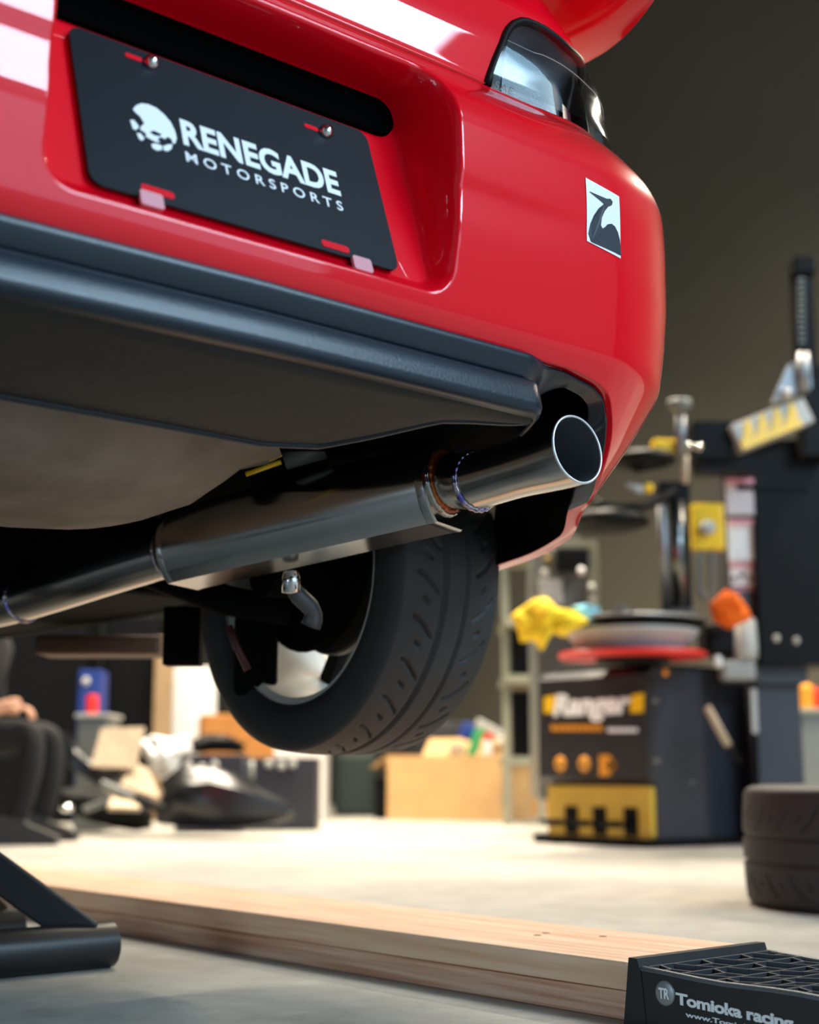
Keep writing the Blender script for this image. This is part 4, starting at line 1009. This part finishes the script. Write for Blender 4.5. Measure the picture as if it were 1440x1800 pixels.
# big black plastic body parts
def shell(name, pts, d0, d1, m, label, cat, r=.1):
    """curved moulded shell swept along a path"""
    V = []; F = []; n = 14
    for i, (x, y, rr_) in enumerate(pts):
        d = d0 + (d1 - d0) * i / (len(pts) - 1); c_ = P(x, y, d)
        for k in range(n):
            a = 2 * pi * k / n; q = .85 + .25 * mnoise.noise(Vector((i * .9, k * .7, x * .01)))
            V.append(c_ + (Fh * cos(a) * 1.2 + Zv * sin(a)) * rr_ * q + Rh * .02 * sin(3 * a))
    m_ = len(pts)
    for i in range(m_ - 1):
        for k in range(n): k2 = (k + 1) % n; F.append((i * n + k, i * n + k2, (i + 1) * n + k2, (i + 1) * n + k))
    F.append(tuple(range(n))); F.append(tuple((m_ - 1) * n + k for k in range(n)))
    o = MB().add(V, F).build(name, m, None, True, 35); return tag(o, label, cat)
M_gloss = mat('gloss_black_part', (26, 26, 28), .28, var=.2)
shell('bumper_section', [(286, 1415, .12), (320, 1400, .16), (370, 1398, .17), (420, 1408, .15), (470, 1420, .10), (512, 1426, .045)], 7.0, 6.9, M_gloss, 'black moulded bumper section lying in front of the parts pile', 'car part')
shell('fender_liner', [(110, 1405, .06), (150, 1412, .10), (200, 1428, .10), (236, 1434, .08), (262, 1438, .06)], 7.35, 7.3, M_black, 'matt black wheel liner at the bottom of the parts pile', 'car part')
shell('intake_duct', [(115, 1300, .05), (130, 1330, .07), (150, 1350, .08), (180, 1365, .07), (215, 1360, .05)], 7.65, 7.6, M_gloss, 'glossy black duct left of the cardboard sheet', 'car part')
shell('seat_bracket', [(340, 1313, .04), (370, 1306, .055), (402, 1307, .055), (426, 1314, .035)], 7.74, 7.74, M_black, 'black bracket on top of the pile by the lifted tire', 'car part')
def case(x0, y0, x1, d, dots, label, handle=None):
    r = empty('equipment_case', (P((x0 + x1) / 2, 1400, d).x, P((x0 + x1) / 2, 1400, d).y, 0), label, 'case', 'black equipment cases')
    z1 = P(x0, y0, d).z; c_ = P((x0 + x1) / 2, y0, d)
    MB().box((c_.x + Fh.x * .15, c_.y + Fh.y * .15, z1 / 2), ((x1 - x0) * d / FPX, .3, z1), RC3, .012).build('case_body', M_ranger, r)
    for (x, y) in dots: MB().lathe([(.0001, -.03), (.018, -.028), (.022, -.02), (.022, 0)], P(x, y, d), 'y', 18, RC3).build('glint_disc', M_lgrey, r, True)  # pale discs stand in for blurred bright reflections on the case
    if handle:
        MB().tube([P(handle[0], handle[1], d - .04), P(handle[0], handle[2], d - .04)], .014, 10).build('handle', M_lgrey, r, True)
case(310, 1326, 428, 7.6, [(332, 1345), (356, 1350), (378, 1345)], 'black equipment case with three pale discs painted for glints behind the bumper section', None)
case(432, 1332, 558, 7.9, [(473, 1343), (495, 1346), (515, 1343)], 'black equipment case with upright pale handle below the lifted tire', (442, 1338, 1370))

# ---------------------------------------------------------------- person seated at the left edge
per = empty('person', (P(20, 1470, 6.4).x, P(20, 1470, 6.4).y, 0), 'person in black clothes sitting low at the left edge, bare forearm on the knee', 'person')
DPN = 6.4
def pp3(x, y, dd=0.): return P(x, y, DPN + dd)
def skin_body(name, chain, m, parent, root=0, sub=2):
    V = [c[0] for c in chain]; E = [(c[2], i) for i, c in enumerate(chain) if c[2] is not None]
    me = bpy.data.meshes.new(name); me.from_pydata([tuple(v) for v in V], E, []); me.materials.append(m)
    o = bpy.data.objects.new(name, me); COL.objects.link(o); setparent(o, parent)
    o.modifiers.new('skin', 'SKIN'); s_ = o.modifiers.new('sub', 'SUBSURF'); s_.levels = sub; s_.render_levels = sub
    sv = me.skin_vertices[0].data
    for i, c in enumerate(chain):
        r = c[1]; sv[i].radius = r if isinstance(r, tuple) else (r, r); sv[i].use_root = (i == root)
    o.modifiers['skin'].use_smooth_shade = True
    return o
sx_ = 391.
def w3(u, v, z): # u right of the knee (m), v away, absolute height
    b_ = pp3(36, 1400); return Vector((b_.x, b_.y, 0)) + Rh * u + Fh * v + Zv * z
body = skin_body('body', [
    (w3(-.36, .10, .44), (.15, .13), None), (w3(-.33, .10, .60), (.14, .12), 0), (w3(-.26, .10, .78), (.16, .13), 1), (w3(-.20, .10, .92), (.13, .10), 2), (w3(-.17, .10, .99), .055, 3),
    (w3(-.20, -.07, .91), .065, 3), (w3(-.27, -.12, .76), .055, 5), (w3(-.30, -.12, .64), .05, 6),
    (w3(-.20, .27, .91), .065, 3), (w3(-.24, .33, .74), .055, 8), (w3(-.22, .33, .62), .05, 9),
    (w3(-.30, -.02, .45), .10, 0), (w3(-.10, -.06, .48), .085, 11), (w3(.07, -.08, .49), .068, 12), (w3(.05, -.08, .28), .062, 13), (w3(.00, -.08, .09), .05, 14),
    (w3(-.30, .22, .45), .10, 0), (w3(-.10, .28, .48), .085, 16), (w3(.06, .30, .49), .068, 17), (w3(.06, .30, .28), .062, 18), (w3(.02, .30, .09), .05, 19)], M_cloth, per)
# bare forearm and hand resting on the knee
fore = skin_body('forearm', [(w3(-.30, -.13, .66), .044, None), (w3(-.27, -.14, .56), .046, 0), (w3(-.16, -.16, .575), .042, 1), (w3(-.05, -.16, .60), .030, 2), (w3(-.01, -.16, .605), (.022, .04), 3), (w3(.03, -.16, .600), (.018, .042), 4)], M_skin, per)
for k, (dv_, L_) in enumerate(((-.032, .07), (-.011, .08), (.011, .075), (.032, .06))):
    a0 = w3(.02, -.16 + dv_, .598); skin_body('finger', [(a0, .010, None), (a0 + Rh * L_ * .5 - Zv * .004, .010, 0), (a0 + Rh * L_ * .8 - Zv * .03, .009, 1), (a0 + Rh * L_ * .85 - Zv * .055, .008, 2)], M_skin, fore, sub=1)
a0 = w3(-.015, -.20, .60); skin_body('thumb', [(a0, .012, None), (a0 + Rh * .03 - Fh * .02 - Zv * .01, .011, 0), (a0 + Rh * .055 - Fh * .025 - Zv * .025, .009, 1)], M_skin, fore, sub=1)
hd = MB(); hc = w3(-.10, .10, 1.12)
V = []; F = []
for i in range(17):
    t = pi * i / 16
    for k in range(24):
        a = 2 * pi * k / 24; rx, ry, rz_ = .095, .076, .118
        q = Vector((rx * sin(t) * cos(a), ry * sin(t) * sin(a), rz_ * cos(t)))
        if q.z < 0: q.x *= 1 + .25 * q.z / rz_; q.y *= 1 + .3 * q.z / rz_
        if abs(a) < .3 or abs(a - 2 * pi) < .3:
            if -.045 < q.z < .015: q.x += .016
        V.append(hc + RC3 @ q)
for i in range(16):
    for k in range(24): F.append((i * 24 + k, i * 24 + (k + 1) % 24, (i + 1) * 24 + (k + 1) % 24, (i + 1) * 24 + k))
head = MB().add(V, F).build('head', M_skin, per, True)
hr = MB(); V2 = [hc + (v - hc) * 1.06 - Rh * .008 for v in V]; F2 = [f for f in F if (sum((V2[i] - hc).z for i in f) / 4 > .035) or (sum((V2[i] - hc).dot(Rh) for i in f) / 4 < -.03 and sum((V2[i] - hc).z for i in f) / 4 > -.05)]
hr.add(V2, F2); hr.build('hair', M_hair, head, True)
for s_ in (-1, 1):
    MB().lathe([(.0001, -.008), (.007, -.004), (.008, 0), (.007, .004), (.0001, .008)], hc + Rh * .082 + Fh * .03 * s_ + Zv * .008, 'z', 12).build('eye', M_white, head, True)
    MB().lathe([(.0001, -.01), (.012, -.008), (.02, 0), (.012, .008), (.0001, .01)], hc + Fh * .078 * s_ - Zv * .005, 'y', 12, RC3).build('ear', M_skin, head, True)
MB().box(hc + Rh * .078 - Zv * .058, (.012, .04, .008), RC3, .003).build('mouth', mat('lips', (150, 80, 72), .5), head)
for v_ in (-.08, .30):
    so = w3(.02, v_, 0); sh_ = MB(); sh_.prism([(-.10, 0), (.17, 0), (.18, .035), (.12, .06), (.05, .085), (.0, .12), (-.09, .12), (-.11, .04)], -.045, .045, lambda u, v, h, s=so: s + Rh * u + Zv * v + Fh * h)
    sh_.build('shoe', M_shoe, per)
stl = empty('rolling_stool', (w3(-.34, .1, 0).x, w3(-.34, .1, 0).y, 0), 'low black rolling stool with chrome feet under the seated person', 'stool')
sc_ = w3(-.36, .10, 0)
MB().lathe([(.0001, .26), (.17, .26), (.185, .28), (.18, .315), (.0001, .325)], sc_, 'z', 32).build('seat', M_black, stl, True)
MB().tube([sc_ + Zv * .06, sc_ + Zv * .27], .03, 16).build('column', M_chrome, stl, True)
for k in range(5):
    a = .35 + 2 * pi * k / 5; e = sc_ + Vector((cos(a), sin(a), 0)) * .26
    MB().tube([sc_ + Zv * .085, e + Zv * .065], [.022, .016], 10).build('foot', M_chrome, stl, True)
    MB().lathe([(.0001, -.03), (.02, -.028), (.03, 0), (.02, .028), (.0001, .03)], e + Zv * .031, 'z', 16).build('caster', M_black, stl, True)
for k, (x, y) in enumerate(((35, 1420), (118, 1420))):
    rr_ = .045 if k == 0 else .034; pc = P(x, y, 6.6 + .25 * k)
    o = MB().lathe([(rr_ * sin(pi * i / 12) + .0001, -rr_ * .6 * cos(pi * i / 12)) for i in range(13)], pc, 'z', 24).build('chrome_cap', M_chrome, None, True)
    tag(o, ['larger chrome cap glinting left of the person', 'smaller chrome cap glinting right of the person'][k], 'cap', 'chrome caps in the pile')

# ================================================================== LAMPS OF THE FAR BAY
def lamp(x, y, z, L_, watts, rz, label, spread=112):
    r = empty('ceiling_lamp', (x, y, z), label, 'lamp', 'warm strip lamps')
    R = Matrix.Rotation(rz, 3, 'Z')
    MB().box((x, y, z + .04), (L_, .22, .06), R, .01).build('lamp_housing', M_lgrey, r)
    for k in (-1, 1):
        d = R @ Vector((L_ * .47, 0, 0)); o_ = R @ Vector((0, .055 * k, 0))
        MB().tube([Vector((x, y, z - .005)) + o_ - d, Vector((x, y, z - .005)) + o_ + d], .014, 10).build('tube', mat('tube_glow', (255, 232, 190), .4, emit=6.), r, True)
    l = area('lamp_light', (x, y, z - .03), (x, y, 0), L_, .2, watts, (1.0, .88, .70), spread=spread); l.rotation_euler = (0, 0, rz)
lamp(5.0, 4.9, 5.2, 2.4, 285, 0, 'strip lamp under the ceiling nearest the raised car')
lamp(5.4, 7.6, 5.2, 2.4, 205, 0, 'strip lamp under the ceiling over the cardboard boxes')
lamp(6.8, 2.2, 4.6, 2.4, 340, pi / 2, 'strip lamp under the ceiling beside the tire changer', 175)
lamp(2.9, 8.0, 5.2, 2.4, 190, 0, 'strip lamp under the ceiling over the parts pile')
